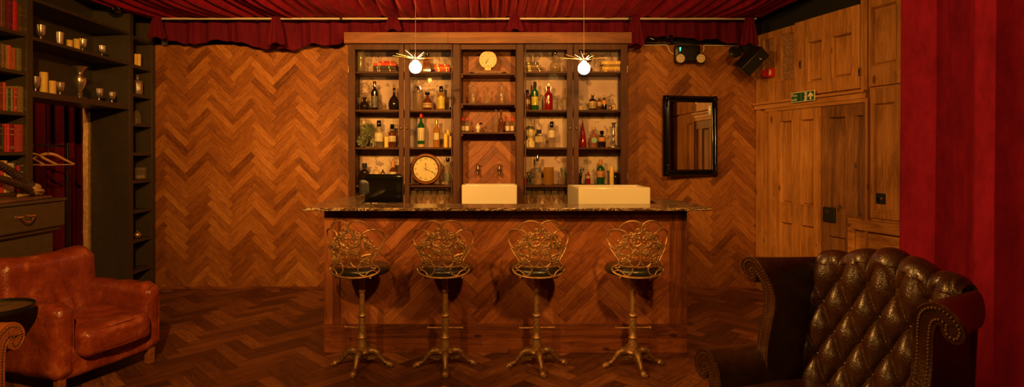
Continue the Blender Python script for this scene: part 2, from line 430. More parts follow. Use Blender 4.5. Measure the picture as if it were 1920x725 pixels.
M['sign_green'] = plain('sign_green', (.005, .09, .045), .4, 0, .02, 5, 0)
M['sign_pale'] = plain('sign_pale', (.78, .74, .45), .4, 0, .02, 5, 0)
M['lens'] = plain('lamp_lens', (.62, .5, .3), .2, 0, .5, 150, .5)
M['buddha'] = plain('carved_cream_stone', (.55, .43, .20), .6, 0, .35, 40, .3)

# ------------------------------------------------------------------ helpers working in room coordinates
def locmat(o): return Matrix.Translation(o.location) @ Matrix.Rotation(o.rotation_euler[2], 4, 'Z')
def wmat(o):
    m = locmat(o)
    while o.parent: o = o.parent; m = locmat(o) @ m
    return m
def wb(mb, name, mat, parent, **kw):               # mesh given in room coordinates, child of a placed thing
    inv = wmat(parent).inverted(); mb.v = [tuple(inv @ Vector(v)) for v in mb.v]
    return mb.build(name, mat, parent, **kw)
def solo(mb, name, mat, label, cat, base, group=None, **kw):   # mesh in room coordinates, one top-level object
    b = Vector(base); mb.v = [tuple(Vector(v)-b) for v in mb.v]
    o = mb.build(name, mat, None, loc=b, **kw); return tag(o, label, cat, group)

# ------------------------------------------------------------------ camera
cam_d = bpy.data.cameras.new('camera'); cam = bpy.data.objects.new('camera', cam_d); C.objects.link(cam)
cam.location = (0, 0, HC); cam.rotation_euler = (pi/2, 0, 0)
cam_d.sensor_width = 36; cam_d.lens = F/1920*36
cam_d.shift_x = (960-CX)/1920; cam_d.shift_y = -(362.5-HY)/1920
cam_d.clip_start = .05
bpy.context.scene.camera = cam

# ------------------------------------------------------------------ room shell
st(MB().box(-6.2, -1.7, -.1, 6.2, 8, 0).build('floor', M['herring_floor'], smooth=False))
st(MB().box(-6.2, -1.7, 3.32, 6.2, 8, 3.4).build('ceiling', M['black'], smooth=False))
st(MB().box(-4.36, 6.3, 0, 2.84, 6.42, 2.735).build('wall_back', M['herring_wall'], smooth=False))
st(MB().box(-4.36, 6.36, 2.735, 2.84, 6.44, 3.32).build('trim_1', M['black'], smooth=False))
st(MB().box(-3.95, 6.285, 0, 2.79, 6.3, .018).build('baseboard_back', M['board_bar'], smooth=False))
RL = math.atan2(-1, .067); OL = Vector((-3.95, 6.3, 0))
RR = math.atan2(-1, .282); OR = Vector((2.82, 6.3, 0))
def ldep(px): return 3.5279/((950-px)/1050-.067)           # depth of the left front plane seen at px
def ls(px): return (6.3-ldep(px))*1.0022
m = MB(); m.box(-.06, -.46, 0, .46, -.38, 3.32); m.box(.46, -.46, 2.06, 1.80, -.38, 3.32); m.box(1.80, -.46, 0, 8.0, -.38, 3.32)
st(m.build('wall_left', M['black_paint'], loc=OL, rotz=RL, smooth=False))
st(MB().box(-5.75, 4.0, 0, -5.65, 8, 3.3).build('wall_hall', M['black'], smooth=False))
# raw split timber edge of the doorway jamb
m = MB(); rr = random.Random(3)
pts = [(0, 0)]; zs = [i*.07 for i in range(30)]
L = [(-.004+rr.uniform(-.006, .006), z) for z in zs]; Rr = [(.036+rr.uniform(-.004, .006), z) for z in zs]
poly = L+Rr[::-1]
m.prism([(x, z) for x, z in poly], 0, .05, T((.462, -.40, 0)) @ R(90, 'X'))
st(m.build('trim_2', M['rawwood'], loc=OL, rotz=RL, smooth=False))
st(MB().box(0, 0, 0, 9.0, .12, 2.84).build('wall_right', M['pine'], loc=OR, rotz=RR, smooth=False))
st(MB().box(-.3, .02, 2.84, 9.0, .12, 3.32).build('trim_3', M['black_cloth'], loc=OR, rotz=RR, smooth=False))
def rt(px): return (6.3-4.5966/((px-950)/1050+.282))*1.0390
def rz(px, py): return HC+(HY-py)*(4.5966/((px-950)/1050+.282))/F

def frame_panel(mb, t0, t1, z0, z1, holes, th=.03, y0=0.0, rec=.016, bev=.014):
    ts = sorted({t0, t1, *[h[0] for h in holes], *[h[1] for h in holes]})
    zz = sorted({z0, z1, *[h[2] for h in holes], *[h[3] for h in holes]})
    for i in range(len(ts)-1):
        for j in range(len(zz)-1):
            ct = (ts[i]+ts[i+1])/2; cz = (zz[j]+zz[j+1])/2
            if any(h[0] < ct < h[1] and h[2] < cz < h[3] for h in holes): continue
            mb.box(ts[i], y0-th, zz[j], ts[i+1], y0, zz[j+1])
    for a, b, c, d in holes:
        k = bev; y1 = y0-th-.003; y2 = y0-.002; g = k*1.5+.006
        mb.box(a+g, y0-th+rec, c+g, b-g, y0, d-g)
        rg = []
        for ins, yy in ((-.004, y0), (-.004, y1), (k*.35, y1-.002), (k*.6, y1+.003), (k*1.1, y0-th+rec*.8), (k*1.5, y2), (g, y2)):
            rg += [(a+ins, yy, c+ins), (b-ins, yy, c+ins), (b-ins, yy, d-ins), (a+ins, yy, d-ins)]
        mb.add(rg, [(r*4+i, r*4+(i+1) % 4, r*4+4+(i+1) % 4, r*4+4+i) for r in range(6) for i in range(4)])
def rwall(name, t0, t1, z0, z1, holes=(), th=.03, mat='pine', y0=0.0, bevel=.002, parent=None):
    m = MB(); frame_panel(m, t0, t1, z0, z1, list(holes), th, y0)
    if parent: return m.build(name, M[mat], parent, bevel=bevel, smooth=False)
    return st(m.build(name, M[mat], loc=OR, rotz=RR, bevel=bevel, smooth=False))
# upper row of re-used doors
ZH = 2.075
rwall('trim_4', rt(1421), rt(1494), ZH, 2.83, [(rt(1434), rt(1456), 2.33, 2.77), (rt(1467), rt(1493), 2.27, 2.77)], .022)
for a, b, z0 in ((1434, 1456, 2.33), (1467, 1493, 2.27)):
    st(MB().box(rt(a)+.008, -.009, z0+.01, rt(b)-.008, -.003, 2.76).build('trim_5', M['osb'], loc=OR, rotz=RR, smooth=False))
rwall('trim_6', rt(1495), rt(1513), ZH, 2.845, [], .032)
rwall('trim_7', rt(1515), rt(1617), ZH+.02, 2.845, [(rt(1520), rt(1548), 2.215, 2.62), (rt(1565), rt(1604), 2.215, 2.62)], .036)
rwall('trim_8', rt(1618.5), rt(1631), ZH, 2.9, [], .03)
rwall('trim_9', rt(1633), 2.0, ZH+.02, 2.9, [(rt(1637), rt(1688), 2.27, 2.79)], .03)
rwall('trim_15', 2.005, 2.9, ZH+.02, 2.9, [(2.1, 2.35, 2.27, 2.79), (2.46, 2.75, 2.27, 2.79)], .03)
rwall('trim_16', 2.005, 2.9, 0, 2.07, [(2.1, 2.35, .95, 1.95), (2.46, 2.75, .95, 1.95)], .026)
# header beam with a lit ledge, jambs
m = MB(); m.box(rt(1421), -.05, 2.0, rt(1631), 0, 2.05); m.box(rt(1421), -.075, 2.05, rt(1631), 0, 2.075); m.box(rt(1440), -.04, 1.965, rt(1631), 0, 2.0)
st(m.build('trim_10', M['pineh'], loc=OR, rotz=RR, bevel=.003, smooth=False))
m = MB(); m.box(rt(1421), -.028, 0, rt(1429), 0, 2.0); m.box(rt(1430), -.034, 0, rt(1441), 0, 1.97); m.box(rt(1442), -.022, 0, rt(1449), 0, 1.965); m.box(rt(1449.5), -.05, 0, rt(1462), 0, 1.965)
st(m.build('trim_11', M['pine'], loc=OR, rotz=RR, bevel=.003, smooth=False))
d1 = rwall('door_1', rt(1463), rt(1543), .01, 1.962, [(rt(1467), rt(1490), .99, 1.86), (rt(1505), rt(1532), .99, 1.86), (rt(1467), rt(1490), .18, .80), (rt(1505), rt(1532), .18, .80)], .03)
d2 = rwall('door_2', rt(1544.5), rt(1628), .01, 1.962, [(rt(1557), rt(1591), .985, 1.86), (rt(1607), rt(1624), .94, 1.86), (rt(1557), rt(1591), .18, .74)], .026, 'pinedark')
rwall('trim_12', rt(1629), rt(1634), .0, 2.0, [], .045)
rwall('trim_13', rt(1636), 2.0, .95, 2.07, [(rt(1641), rt(1683), 1.0, 1.95)], .026)
m = MB(); frame_panel(m, rt(1598), 2.0, .0, .925, [(rt(1606), 1.93, .2, .84)], .055)
st(m.build('trim_14', M['pineh'], loc=OR, rotz=RR, bevel=.003, smooth=False))
# wall behind the camera
st(MB().box(-6.2, -1.72, 0, 6.2, -1.6, 3.32).build('wall_front', M['black'], smooth=False))
# door furniture on the right wall
def rthing(name, label, cat, px, z, y=-.036):
    t = rt(px); p = Matrix.Translation(OR) @ Matrix.Rotation(RR, 4, 'Z') @ Vector((t, y, z)); return thing(name, label, cat, p, RR)
lk = rthing('rim_lock', 'square black iron rim lock with round keyhole on the dark door leaf', 'door lock', 1561, rz(1561, 402), -.027)
MB().box(-.068, -.022, -.07, .068, 0, .07).build('lock_case', M['black'], lk, bevel=.006)
m = MB(); m.lathe([(.020, -.004), (.020, .003), (.012, .003), (.012, -.004)], 16, T((-.012, -.024, .03)) @ R(90, 'X'), cap=False)
m.build('keyhole_ring', M['brass_dull'], lk)
ks = rthing('key_switch', 'small square black switch plate with brass insert on pine panel right of the doors', 'switch', 1654, rz(1654, 372), -.012)
MB().box(-.042, -.012, -.045, .042, 0, .045).build('plate', M['black'], ks, bevel=.003)
m = MB(); m.box(-.022, -.018, -.03, -.008, -.01, .03); m.build('rocker', M['black_gloss'], ks, bevel=.002)
m = MB(); m.lathe([(.012, 0), (.012, .006), (.004, .008)], 12, T((.016, -.012, 0)) @ R(90, 'X')); m.build('key_barrel', M['brass_dull'], ks)
hs = rthing('door_bolt_keep', 'slim dark iron keep on the frame strip beside the switch plate', 'latch', 1629, rz(1629, 383), -.027)
MB().box(-.009, -.01, -.03, .009, 0, .03).build('keep_plate', M['black'], hs, bevel=.002)
MB().box(-.004, -.016, -.022, .004, -.008, .022).build('keep_slot', M['brass_dull'], hs, bevel=.002)
for px, z, lb in ((1506, rz(1506, 121), 'small dark mortice plate let into the upper pine stile'), (1618, rz(1618, 135), 'slim dark hinge plate beside the top right door panel')):
    o = rthing('mortice_plate', lb, 'latch', px, z, -.034)
    MB().box(-.014, -.006, -.037, .014, 0, .037).build('faceplate', M['brass_dull'], o, bevel=.001)
    MB().box(-.005, -.009, -.016, .005, -.004, .016).build('slot', M['black'], o)

# fire exit sign
sg = rthing('exit_sign', 'green Fire exit sign with running man and arrow above the doors', 'sign', 1517.5, rz(1517.5, 181.5), -.08)
MB().box(-.15, -.004, -.05, .15, .004, .05).build('sign_board', M['sign_pale'], sg)
MB().box(-.144, -.006, -.044, -.018, -.003, .044).build('text_panel', M['sign_green'], sg, smooth=False)
RX = R(90, 'X')
text('text_line', 'Fire', .046, M['sign_pale'], sg, T((-.137, -.0075, .019)) @ RX, align='LEFT')
text('text_line', 'exit', .046, M['sign_pale'], sg, T((-.137, -.0075, -.022)) @ RX, align='LEFT')
m = MB()                                            # pictogram panel: pale doorway, green figure
m.box(-.014, -.006, -.044, .060, -.0035, .044); m.build('pictogram_panel', M['sign_green'], sg, smooth=False)
m = MB(); m.box(.022, -.0065, -.042, .054, -.004, .040); m.build('doorway_mark', M['sign_pale'], sg, smooth=False)
m = MB(); Mx = T((.022, -.0075, 0))
m.ball((.006, 0, .031), (.007, .001, .007), 10, Mx)
for a, b, w in (((.003, .022), (-.004, -.004), .0055), ((-.004, -.004), (.010, -.014), .0045), ((.010, -.014), (.006, -.034), .004), ((-.004, -.004), (-.012, -.018), .0045), ((-.012, -.018), (-.028, -.026), .004), ((.003, .02), (-.014, .014), .003), ((-.014, .014), (-.02, 0), .003), ((.003, .02), (.016, .008), .003), ((.016, .008), (.024, .014), .003)):
    m.tube([(a[0], 0, a[1]), (b[0], 0, b[1])], w, 6, M=Mx, flat=1)
for i, v in enumerate(m.v): m.v[i] = (v[0], -.0065+(v[1]+.0075)*.15, v[2])
m.build('running_figure', M['ink'], sg, smooth=False)
MB().box(.064, -.006, -.044, .144, -.003, .044).build('arrow_panel', M['sign_green'], sg, smooth=False)
m = MB(); m.prism([(-.010, -.036), (.010, -.036), (.010, 0), (.032, -.012), (.032, .004), (0, .038), (-.032, .004), (-.032, -.012), (-.010, 0)], 0, .002, T((.104, -.006, 0)) @ RX)
m.build('arrow', M['sign_pale'], sg, smooth=False)

# red sounder beacon
bc = rthing('fire_alarm_beacon', 'red fire alarm sounder on the pine wall under the loudspeaker', 'alarm', 1449, rz(1449, 137), -.02)
MB().box(-.01, -.06, -.050, .062, 0, .050).build('sounder_body', M['beacon'], bc, bevel=.012)
m = MB(); m.lathe([(.042, 0), (.042, .045), (.036, .062), (.02, .07)], 20, T((-.045, 0, .0)) @ R(90, 'X')); m.build('beacon_lens', M['beacon'], bc)
MB().box(.038, -.063, -.030, .052, -.059, .030).build('rating_label', M['cream'], bc, smooth=False)

# ------------------------------------------------------------------ back bar cabinet (front plane 5.95)
DC = 5.95; SC = F/DC
def X(px, D=DC): return (px-CX)*D/F
def Z(py, D=DC): return HC+(HY-py)*D/F
cab = thing('back_bar_cabinet', 'tall dark wooden back bar cabinet with glazed doors and open middle bay', 'cabinet', (-.2, 6.1, 0))
BK = 6.285
ztop = Z(82)
m = MB()
for a, b in ((652, 660), (848.5, 864), (967, 983), (1170, 1178)): m.box(X(a), DC+.02, 0, X(b), BK, ztop)
m.box(X(660), DC+.02, ztop-.03, X(848.5), BK, ztop); m.box(X(864), DC+.02, ztop-.03, X(967), BK, ztop); m.box(X(983), DC+.02, ztop-.03, X(1170), BK, ztop)
wb(m, 'carcass', M['cab'], cab, bevel=.003)
for a, b in ((660, 848.5), (983, 1170)):
    wb(MB().box(X(a), BK-.012, .9, X(b), BK, ztop-.03), 'papered_back', M['paper_wall'], cab, smooth=False)
wb(MB().box(X(864), BK-.012, .9, X(967), BK, ztop-.03), 'parquet_back', M['herring_bar'], cab, smooth=False)
SH = [Z(133), Z(205), Z(276), Z(347.5)]; SCZ = [Z(136.5), Z(193), Z(247)]
for a, b in ((660, 848.5), (983, 1170)):
    for z in SH:
        wb(MB().box(X(a), DC+.035, z-.02, X(b), BK-.012, z), 'shelf', M['cabh'], cab, bevel=.002)
for a, b in ((660, 848.5), (864, 967), (983, 1170)):
    wb(MB().box(X(a), DC+.022, .86, X(b), BK-.012, .90), 'base_board', M['cabh'], cab)
for z in SCZ:
    wb(MB().box(X(864), DC+.025, z-.018, X(967), BK-.012, z), 'shelf', M['cabh'], cab, bevel=.002)
    for a, b in ((864, 866), (965, 967)):
        wb(MB().box(X(a), DC+.04, z-.045, X(b)+.008*(1 if a < 900 else 0), DC+.2, z-.018), 'shelf_bracket', M['cab'], cab)
# header rail behind the cornice, cornice board
wb(MB().box(X(864), DC+.01, Z(92), X(967), DC+.03, ztop), 'header_rail', M['cabh'], cab)
wb(MB().box(X(647), DC-.05, Z(81, DC-.05), X(1183), BK, Z(60, DC-.05)), 'cornice', M['cornice'], cab, bevel=.004)
# face pilasters of the middle bay
for a, b in ((848.5, 863), (968, 982)):
    wb(MB().box(X(a)+.004, DC-.002, .0, X(b)-.004, DC+.02, ztop-.002), 'pilaster', M['cab'], cab, bevel=.003)
for a, b, hx in ((653, 757, -1), (758.5, 848, 1), (984, 1074, -1), (1075.5, 1177, 1)):
    x0, x1 = X(a), X(b); z1 = ztop-.004; z0 = .905; w = .062
    if a == 653: l0 = X(666)-x0; r0 = x1-X(748)
    elif a == 758.5: l0 = X(768)-x0; r0 = .012
    elif a == 984: l0 = .014; r0 = x1-X(1063)
    else: l0 = X(1085)-x0; r0 = x1-X(1164)
    m = MB(); m.box(x0, DC-.004, z0, x0+l0, DC+.018, z1); m.box(x1-r0, DC-.004, z0, x1, DC+.018, z1)
    m.box(x0+l0, DC-.004, Z(93), x1-r0, DC+.018, z1); m.box(x0+l0, DC-.004, z0, x1-r0, DC+.018, z0+.06)
    dr = wb(m, 'glazed_door', M['cab'], cab, bevel=.002)
    wb(MB().box(x0+l0-.004, DC+.006, z0+.06, x1-r0+.004, DC+.009, Z(93)), 'glass_pane', M['pane'], dr, smooth=False)
    kx = x1-r0/2 if a in (653, 984) else x0+l0/2
    km = MB(); km.lathe([(.006, 0), (.006, .012), (.012, .018), (.012, .024), (.005, .03)], 12, T((kx, DC-.004, Z(240))) @ R(90, 'X'))
    wb(km, 'knob', M['brass_dull'], dr)
    for zz in (Z(130), Z(330)):
        hxp = x0+.003 if a in (653, 984) else x1-.003
        wb(MB().lathe([(.005, -.035), (.005, .035)], 8, T((hxp, DC-.006, zz))), 'hinge', M['brass_dull'], dr)
# worktop behind the bar
wt = MB().box(-1.5, 5.42, .86, 1.5, DC-.006, .90)
solo(wt, 'back_worktop', M['marble'], 'stone back worktop running under the glazed cabinet behind the bar', 'worktop', (0, 5.7, .86), bevel=.003)
m = MB().box(-1.48, 5.46, 0, 1.48, 5.93, .86)
solo(m, 'under_counter_unit', M['cab'], 'dark low cupboard unit hidden behind the bar beneath the back worktop', 'cupboard', (0, 5.7, 0))

# ------------------------------------------------------------------ bar
bar = thing('bar_counter', 'herringbone fronted wooden bar with brown marble top', 'bar', (0, 4.5, 0))
FX0, FX1, FY = -1.383, 1.367, 4.256
wb(MB().box(FX0+.09, FY, .215, FX1-.09, FY+.03, 1.09), 'front_panel', M['herring_bar'], bar, smooth=False)
wb(MB().box(FX0, FY-.012, .215, FX0+.12, FY+.03, 1.09), 'end_board', M['board_barv'], bar, bevel=.002, smooth=False)
wb(MB().box(FX1-.13, FY-.012, .215, FX1, FY+.03, 1.09), 'end_board', M['board_barv'], bar, bevel=.002, smooth=False)
wb(MB().box(FX0, FY-.014, 0, FX1, FY+.03, .213), 'plinth', M['board_bar'], bar, bevel=.002, smooth=False)
for x in (FX0, FX1-.03):
    wb(MB().box(x, FY+.03, 0, x+.03, 5.35, 1.09), 'side_panel', M['herring_bar'], bar, smooth=False)
wb(MB().box(FX0+.03, FY+.32, .99, FX1-.03, FY+.35, 1.09), 'rear_rail', M['cabh'], bar)
zt0, zt1 = 1.089, 1.111
out = [(-1.496, 4.1), (1.50, 4.1), (1.507, 4.55), (1.46, 4.78), (1.37, 4.95), (1.28, 5.08), (1.24, 5.1), (1.235, 4.46), (-1.22, 4.46), (-1.235, 5.32), (-1.33, 5.40), (-1.44, 5.36), (-1.50, 5.0), (-1.535, 4.77), (-1.52, 4.45)]
m = MB(); m.prism(out, zt0, zt1); wb(m, 'marble_top', M['marble'], bar, bevel=.005, smooth=False)
# inner service shelf the sink stands on
solo(MB().box(-1.2, 4.62, .945, 1.22, 5.12, .985), 'service_shelf', M['marble'], 'lower inner service ledge directly behind the bar front', 'worktop', (0, 4.8, .945))
solo(MB().box(-1.34, 4.65, 0, 1.32, 5.08, .945), 'bar_cupboard', M['cab'], 'dark cupboards under the inner ledge of the bar', 'cupboard', (0, 4.8, 0))

def sink(label, x0, x1, y0, y1, z0, z1, base, group, xb0=None):
    m = MB(); w = .028; w2 = .022
    xb0 = x0 if xb0 is None else xb0
    o = [(x0, y0), (x1, y0), (x1, y1), (xb0, y1)]; i = [(x0+w, y0+w), (x1-w, y0+w), (x1-w, y1-w), (xb0+w, y1-w)]
    zb = z0+.05
    v = [(x, y, z0) for x, y in o]+[(x, y, z1) for x, y in o]+[(x, y, z1) for x, y in i]+[(x+(w2 if k in (0, 3) else -w2)*.3, y, zb) for k, (x, y) in enumerate(i)]
    f = [(3, 2, 1, 0), (12, 13, 14, 15)]
    for r in range(3):
        f += [(r*4+k, r*4+(k+1) % 4, r*4+4+(k+1) % 4, r*4+4+k) for k in range(4)]
    m.add(v, f)
    t = thing('butler_sink', label, 'sink', base, 0, group)
    wb(m, 'basin', M['ceramic'], t, bevel=.010, bseg=3)
    wb(MB().lathe([(.035, 0), (.035, .006), (.02, .004)], 16, T(((x0+x1)/2, (y0+y1)/2, zb))), 'drain', M['chrome'], t)
sink('white ceramic butler sink against the middle bay below the brass taps', X(865.5, 5.72), X(969.5, 5.72), 5.72, 5.945, .90, Z(346, 5.72), ((X(917, 5.72)), 5.83, .9), None)
D2 = 4.64
sink('larger white ceramic butler sink standing behind the right of the bar top', X(1085, D2), X(1220, D2), D2, 5.06, .985, Z(351, D2), (X(1150, D2), 4.85, .985), None, X(1064, 5.06))

# wall taps in the middle bay
for px, lb in ((896, 'left of the two aged brass wall taps over the sink'), (936.5, 'right of the two aged brass wall taps over the sink')):
    t = thing('wall_tap', lb, 'tap', (X(px, 6.2), 6.27, Z(317, 6.2)))
    MB().lathe([(.026, 0), (.026, .006), (.012, .012), (.012, .06)], 16, R(90, 'X')).build('wall_flange', M['brass_dull'], t)
    m = MB(); m.lathe([(.010, -.065), (.014, -.05), (.016, -.02), (.02, 0), (.016, .02), (.011, .035), (.014, .05), (.007, .062)], 16, T((0, -.065, 0))); m.build('tap_body', M['brass_dull'], t)
    MB().tube([(0, -.065, -.01), (0, -.10, -.012), (0, -.125, -.03), (0, -.128, -.055)], [.010, .010, .009, .009], 10, smooth=4).build('spout', M['brass_dull'], t)
    m = MB(); m.tube([(-.022, -.065, .05), (.022, -.065, .05)], .005, 8); m.ball((-.024, -.065, .05), .008); m.ball((.024, -.065, .05), .008); m.build('handle', M['brass_dull'], t)

# ------------------------------------------------------------------ things on the back bar shelves
PR = {   # radius (share of half width), height (share)
 'wine': [(.85, 0), (1, .015), (1, .60), (.93, .66), (.55, .73), (.36, .78), (.34, .93), (.40, .94), (.40, 1.0)],
 'spirit': [(.85, 0), (1, .02), (1, .58), (.92, .66), (.6, .72), (.38, .76), (.36, .9), (.42, .91), (.42, 1.0)],
 'stout': [(.85, 0), (1, .03), (1, .55), (.9, .64), (.5, .70), (.36, .74), (.36, .88), (.45, .89), (.45, 1.0)],
 'round': [(.6, 0), (.85, .05), (1, .22), (1, .38), (.85, .55), (.5, .66), (.36, .70), (.34, .86), (.44, .87), (.44, 1.0)],
 'decanter': [(.6, 0), (.9, .05), (1, .17), (.96, .30), (.7, .44), (.35, .52), (.24, .60), (.22, .76), (.34, .78), (.30, .80)],
 'bell': [(.7, 0), (.95, .04), (1, .14), (.95, .25), (.6, .38), (.3, .47), (.2, .56), (.17, .78), (.26, .80), (.22, .82)],
 'taper': [(.8, 0), (1, .03), (.98, .15), (.8, .35), (.52, .55), (.3, .70), (.22, .80), (.26, .81), (.24, .83)],
 'square': [(.9, 0), (1, .02), (1, .60), (.9, .66), (.5, .70), (.42, .73), (.40, .86), (.5, .87), (.5, 1.0)],
}
DI = 6.10
def band(r, z0, z1, arc=150, n=12, hk=1.012):
    m = MB()
    def fn(u, v):
        a = math.radians(-90-arc/2+arc*u); return (r*hk*cos(a), r*hk*sin(a), z0+(z1-z0)*v)
    return m.grid(n, 1, fn)
def bottle(px, z, w, h, prof, glass, label, lab=None, labz=(.2, .5), cap='black_gloss', capz=.86, stopper=None, D=None, seg=20, neck=None, liquid=None, cat='bottle', name='bottle', labarc=150, swing=False):
    D = D or DI; k = D/F; r = w*k/2; H = h*k
    t = thing(name, label, cat, ((px-CX)*k, D, z))
    pts = [(a*r, b*H) for a, b in PR[prof]]
    dense = spline([Vector((a, 0, b)) for a, b in pts], 0, 3)[0]
    dense = [(max(.0008, p.x), p.z) for p in dense]
    MB().lathe(dense, 4 if prof == 'square' else seg, a0=pi/4 if prof == 'square' else 0, M=S(1.3, 1.0, 1) if prof == 'square' else None).build('glass_body', M[glass], t, ang=60, bevel=.003 if prof == 'square' else 0)
    if liquid:
        lv = [(a*.9, b) for a, b in dense if b < H*liquid[1]]
        if len(lv) > 2: MB().lathe([(a, b+.002) for a, b in lv], 16).build('liquid', M[liquid[0]], t)
    if lab:
        if prof == 'square':
            q = r*.93; MB().box(-q*.9, -q*.75, H*labz[0], q*.9, -q*.73, H*labz[1]).build('label', M[lab], t, smooth=False)
        else:
            band(r, H*labz[0], H*labz[1], labarc).build('label', M[lab], t)
    if neck: band(r*.38, H*neck[1], H*neck[2], 360, 16, 1.06).build('neck_label', M[neck[0]], t)
    pr = dict((b, a) for a, b in PR[prof]); top = PR[prof][-1]
    if stopper:
        zt = top[1]*H; rb = r*stopper[1]
        m = MB(); m.lathe([(rb*.35, zt-.01), (rb*.35, zt+.004), (rb*.9, zt+.008), (rb*.5, zt+.012)], 14)
        m.ball((0, 0, zt+.010+rb*.9), (rb, rb, rb*1.0), 12); m.build('stopper', M[stopper[0]], t)
    elif cap:
        rc = top[0]*r*1.12
        MB().lathe([(rc*.97, H*capz), (rc, H*capz+.002), (rc, H*1.0), (rc*.9, H*1.01)], 14).build('cap', M[cap], t)
    if swing:
        m = MB(); rn = r*.42
        m.tube([(-rn, -.004, H*.78), (-rn*1.3, -.006, H*.9), (-rn*.4, -.008, H*1.02), (rn*.4, -.008, H*1.02), (rn*1.3, -.006, H*.9), (rn, -.004, H*.78)], .0016, 6, smooth=4); m.build('swing_wire', M['chrome'], t)
    return t
def candle(px, z, w, h, label, D=None, pos=None, group=None):
    D = D or DI; k = D/F; r = w*k/2; H = h*k
    t = thing('pillar_candle', label, 'candle', pos or ((px-CX)*k, D, z), 0, group)
    MB().lathe([(r*.96, 0), (r, .003), (r, H-.004), (r*.92, H), (r*.75, H-.004), (r*.3, H-.008)], 20).build('wax', M['candle'], t)
    MB().tube([(0, 0, H-.01), (.001, 0, H+.006)], .0012, 6).build('wick', M['ink'], t)
    return t
def book(mb_c, mb_p, L, W, Hh, Mx):                       # closed book lying flat: L along x (spine side -y), W deep, Hh thick
    c = .002
    mb_c.box(-L/2, -W/2, 0, L/2, W/2, c, Mx); mb_c.box(-L/2, -W/2, Hh-c, L/2, W/2, Hh, Mx)
    q = [(-W/2-.003, Hh*.5), (-W/2-.0025, Hh*.15), (-W/2, 0), (-W/2+.003, 0), (-W/2+.003, Hh), (-W/2, Hh), (-W/2-.0025, Hh*.85)]
    n = len(q); v = [(-L/2, y, z) for y, z in q]+[(L/2, y, z) for y, z in q]
    mb_c.add(v, [tuple(range(n)), tuple(reversed(range(n, 2*n)))]+[(i, n+i, n+(i+1) % n, (i+1) % n) for i in range(n)], Mx)
    mb_p.box(-L/2+.003, -W/2+.002, c, L/2-.003, W/2-.004, Hh-c, Mx)
_bm = {}
def bookmat(c):
    c = tuple(c)
    if c not in _bm: _bm[c] = plain('book_cloth', c, .6, 0, .18, 60, .1)
    return _bm[c]
def flatbook(px0, px1, z, th, col, label, rot=0, D=6.08, group=None, W=.14):
    k = D/F; L = (px1-px0)*k
    t = thing('book', label, 'book', (((px0+px1)/2-CX)*k, D, z), math.radians(rot), group)
    a, b = MB(), MB(); book(a, b, L, W, th, Matrix())
    a.build('cover', bookmat(col), t); b.build('pages', M['paper'], t, smooth=False)
    g = MB()
    for f in (.2, .28, .75):
        g.box(-L/2+L*f, -W/2-.0036, th*.12, -L/2+L*f+.003, -W/2, th*.88)
    g.build('spine_gilding', M['gold'], t, smooth=False)
    return t
k6 = 6.08/F
s1, s2, s3, s4 = [z+.0005 for z in SH]; c1, c2, c3 = [z+.0005 for z in SCZ]; WT = .9005
g1 = 'books lying on the top shelf, left doors'
# bay 1, top shelf
t = thing('glass_jar', 'tall clear glass jar at the far left of the cabinet top shelf', 'jar', ((676-CX)*k6, 6.1, s1))
MB().lathe([(.036, 0), (.04, .01), (.042, .12), (.04, .22), (.045, .24), (.042, .24), (.037, .215), (.038, .02), (.02, .014)], 20).build('glass_body', M['clear'], t)
MB().lathe([(.047, .238), (.047, .246), (.012, .256), (.010, .262), (.016, .272), (.008, .282)], 20).build('lid', M['clear'], t)
zb = s1
for x0, x1, th, c, lb in ((703, 744, .029, (.05, .012, .01), 'black and red book at the bottom of the left stack'), (702.5, 742, .034, (.022, .024, .028), 'charcoal book in the left stack, second from bottom'),
                          (703, 745, .030, (.62, .035, .015), 'bright red book in the left stack, third from bottom'), (714, 741, .022, (.40, .02, .012), 'smallest dark red book crowning the left stack')):
    flatbook(x0, x1, zb, th, c, lb, random.uniform(-2, 2), group=g1); zb += th+.0005
bottle(801, s1, 15, 36, 'square', 'amberglass', 'square whiskey bottle with pale label beside the left pendant lamp', 'label', (.1, .6), D=6.1)
zb = s1
for x0, x1, th, c, lb in ((817, 845, .024, (.42, .05, .03), 'dull red book at the bottom of the stack right of left lamp'), (816, 845, .033, (.60, .14, .03), 'orange book in the middle of the stack right of left lamp'), (815, 843, .021, (.45, .03, .02), 'crimson book topping the stack right of left lamp')):
    flatbook(x0, x1, zb, th, c, lb, random.uniform(-4, 4)); zb += th+.0005
# bay 1, second shelf
t = thing('wine_glass', 'clear stemmed goblet at the left end of the second shelf', 'glass', ((672-CX)*k6, 6.13, s2))
MB().lathe([(.028, 0), (.026, .003), (.005, .008), (.004, .065), (.012, .075), (.030, .10), (.033, .14), (.031, .14), (.028, .10), (.008, .08)], 18).build('glass_body', M['clear'], t)
bottle(683.5, s2, 17.5, 25, 'round', 'darkglass', 'squat dark decanter with a round glass stopper, second shelf left', stopper=('clear', .36), cap=None)
bottle(702.5, s2, 13.5, 54, 'wine', 'darkglass', 'tall dark patterned bottle with pale foil neck, second shelf left', 'label_dark', (.1, .5), cap='chrome', capz=.80)
t = thing('tumbler', 'small glass tumbler between dark bottle and long necked decanter', 'glass', ((720-CX)*k6, 6.08, s2))
MB().lathe([(.022, 0), (.024, .003), (.028, .058), (.026, .058), (.021, .01)], 16, flute=.03, fk=10).build('glass_body', M['clear'], t)
bottle(739, s2, 21, 52, 'decanter', 'darkglass', 'long necked round decanter of dark spirit beside the door frame', stopper=('clear', .3), cap=None)
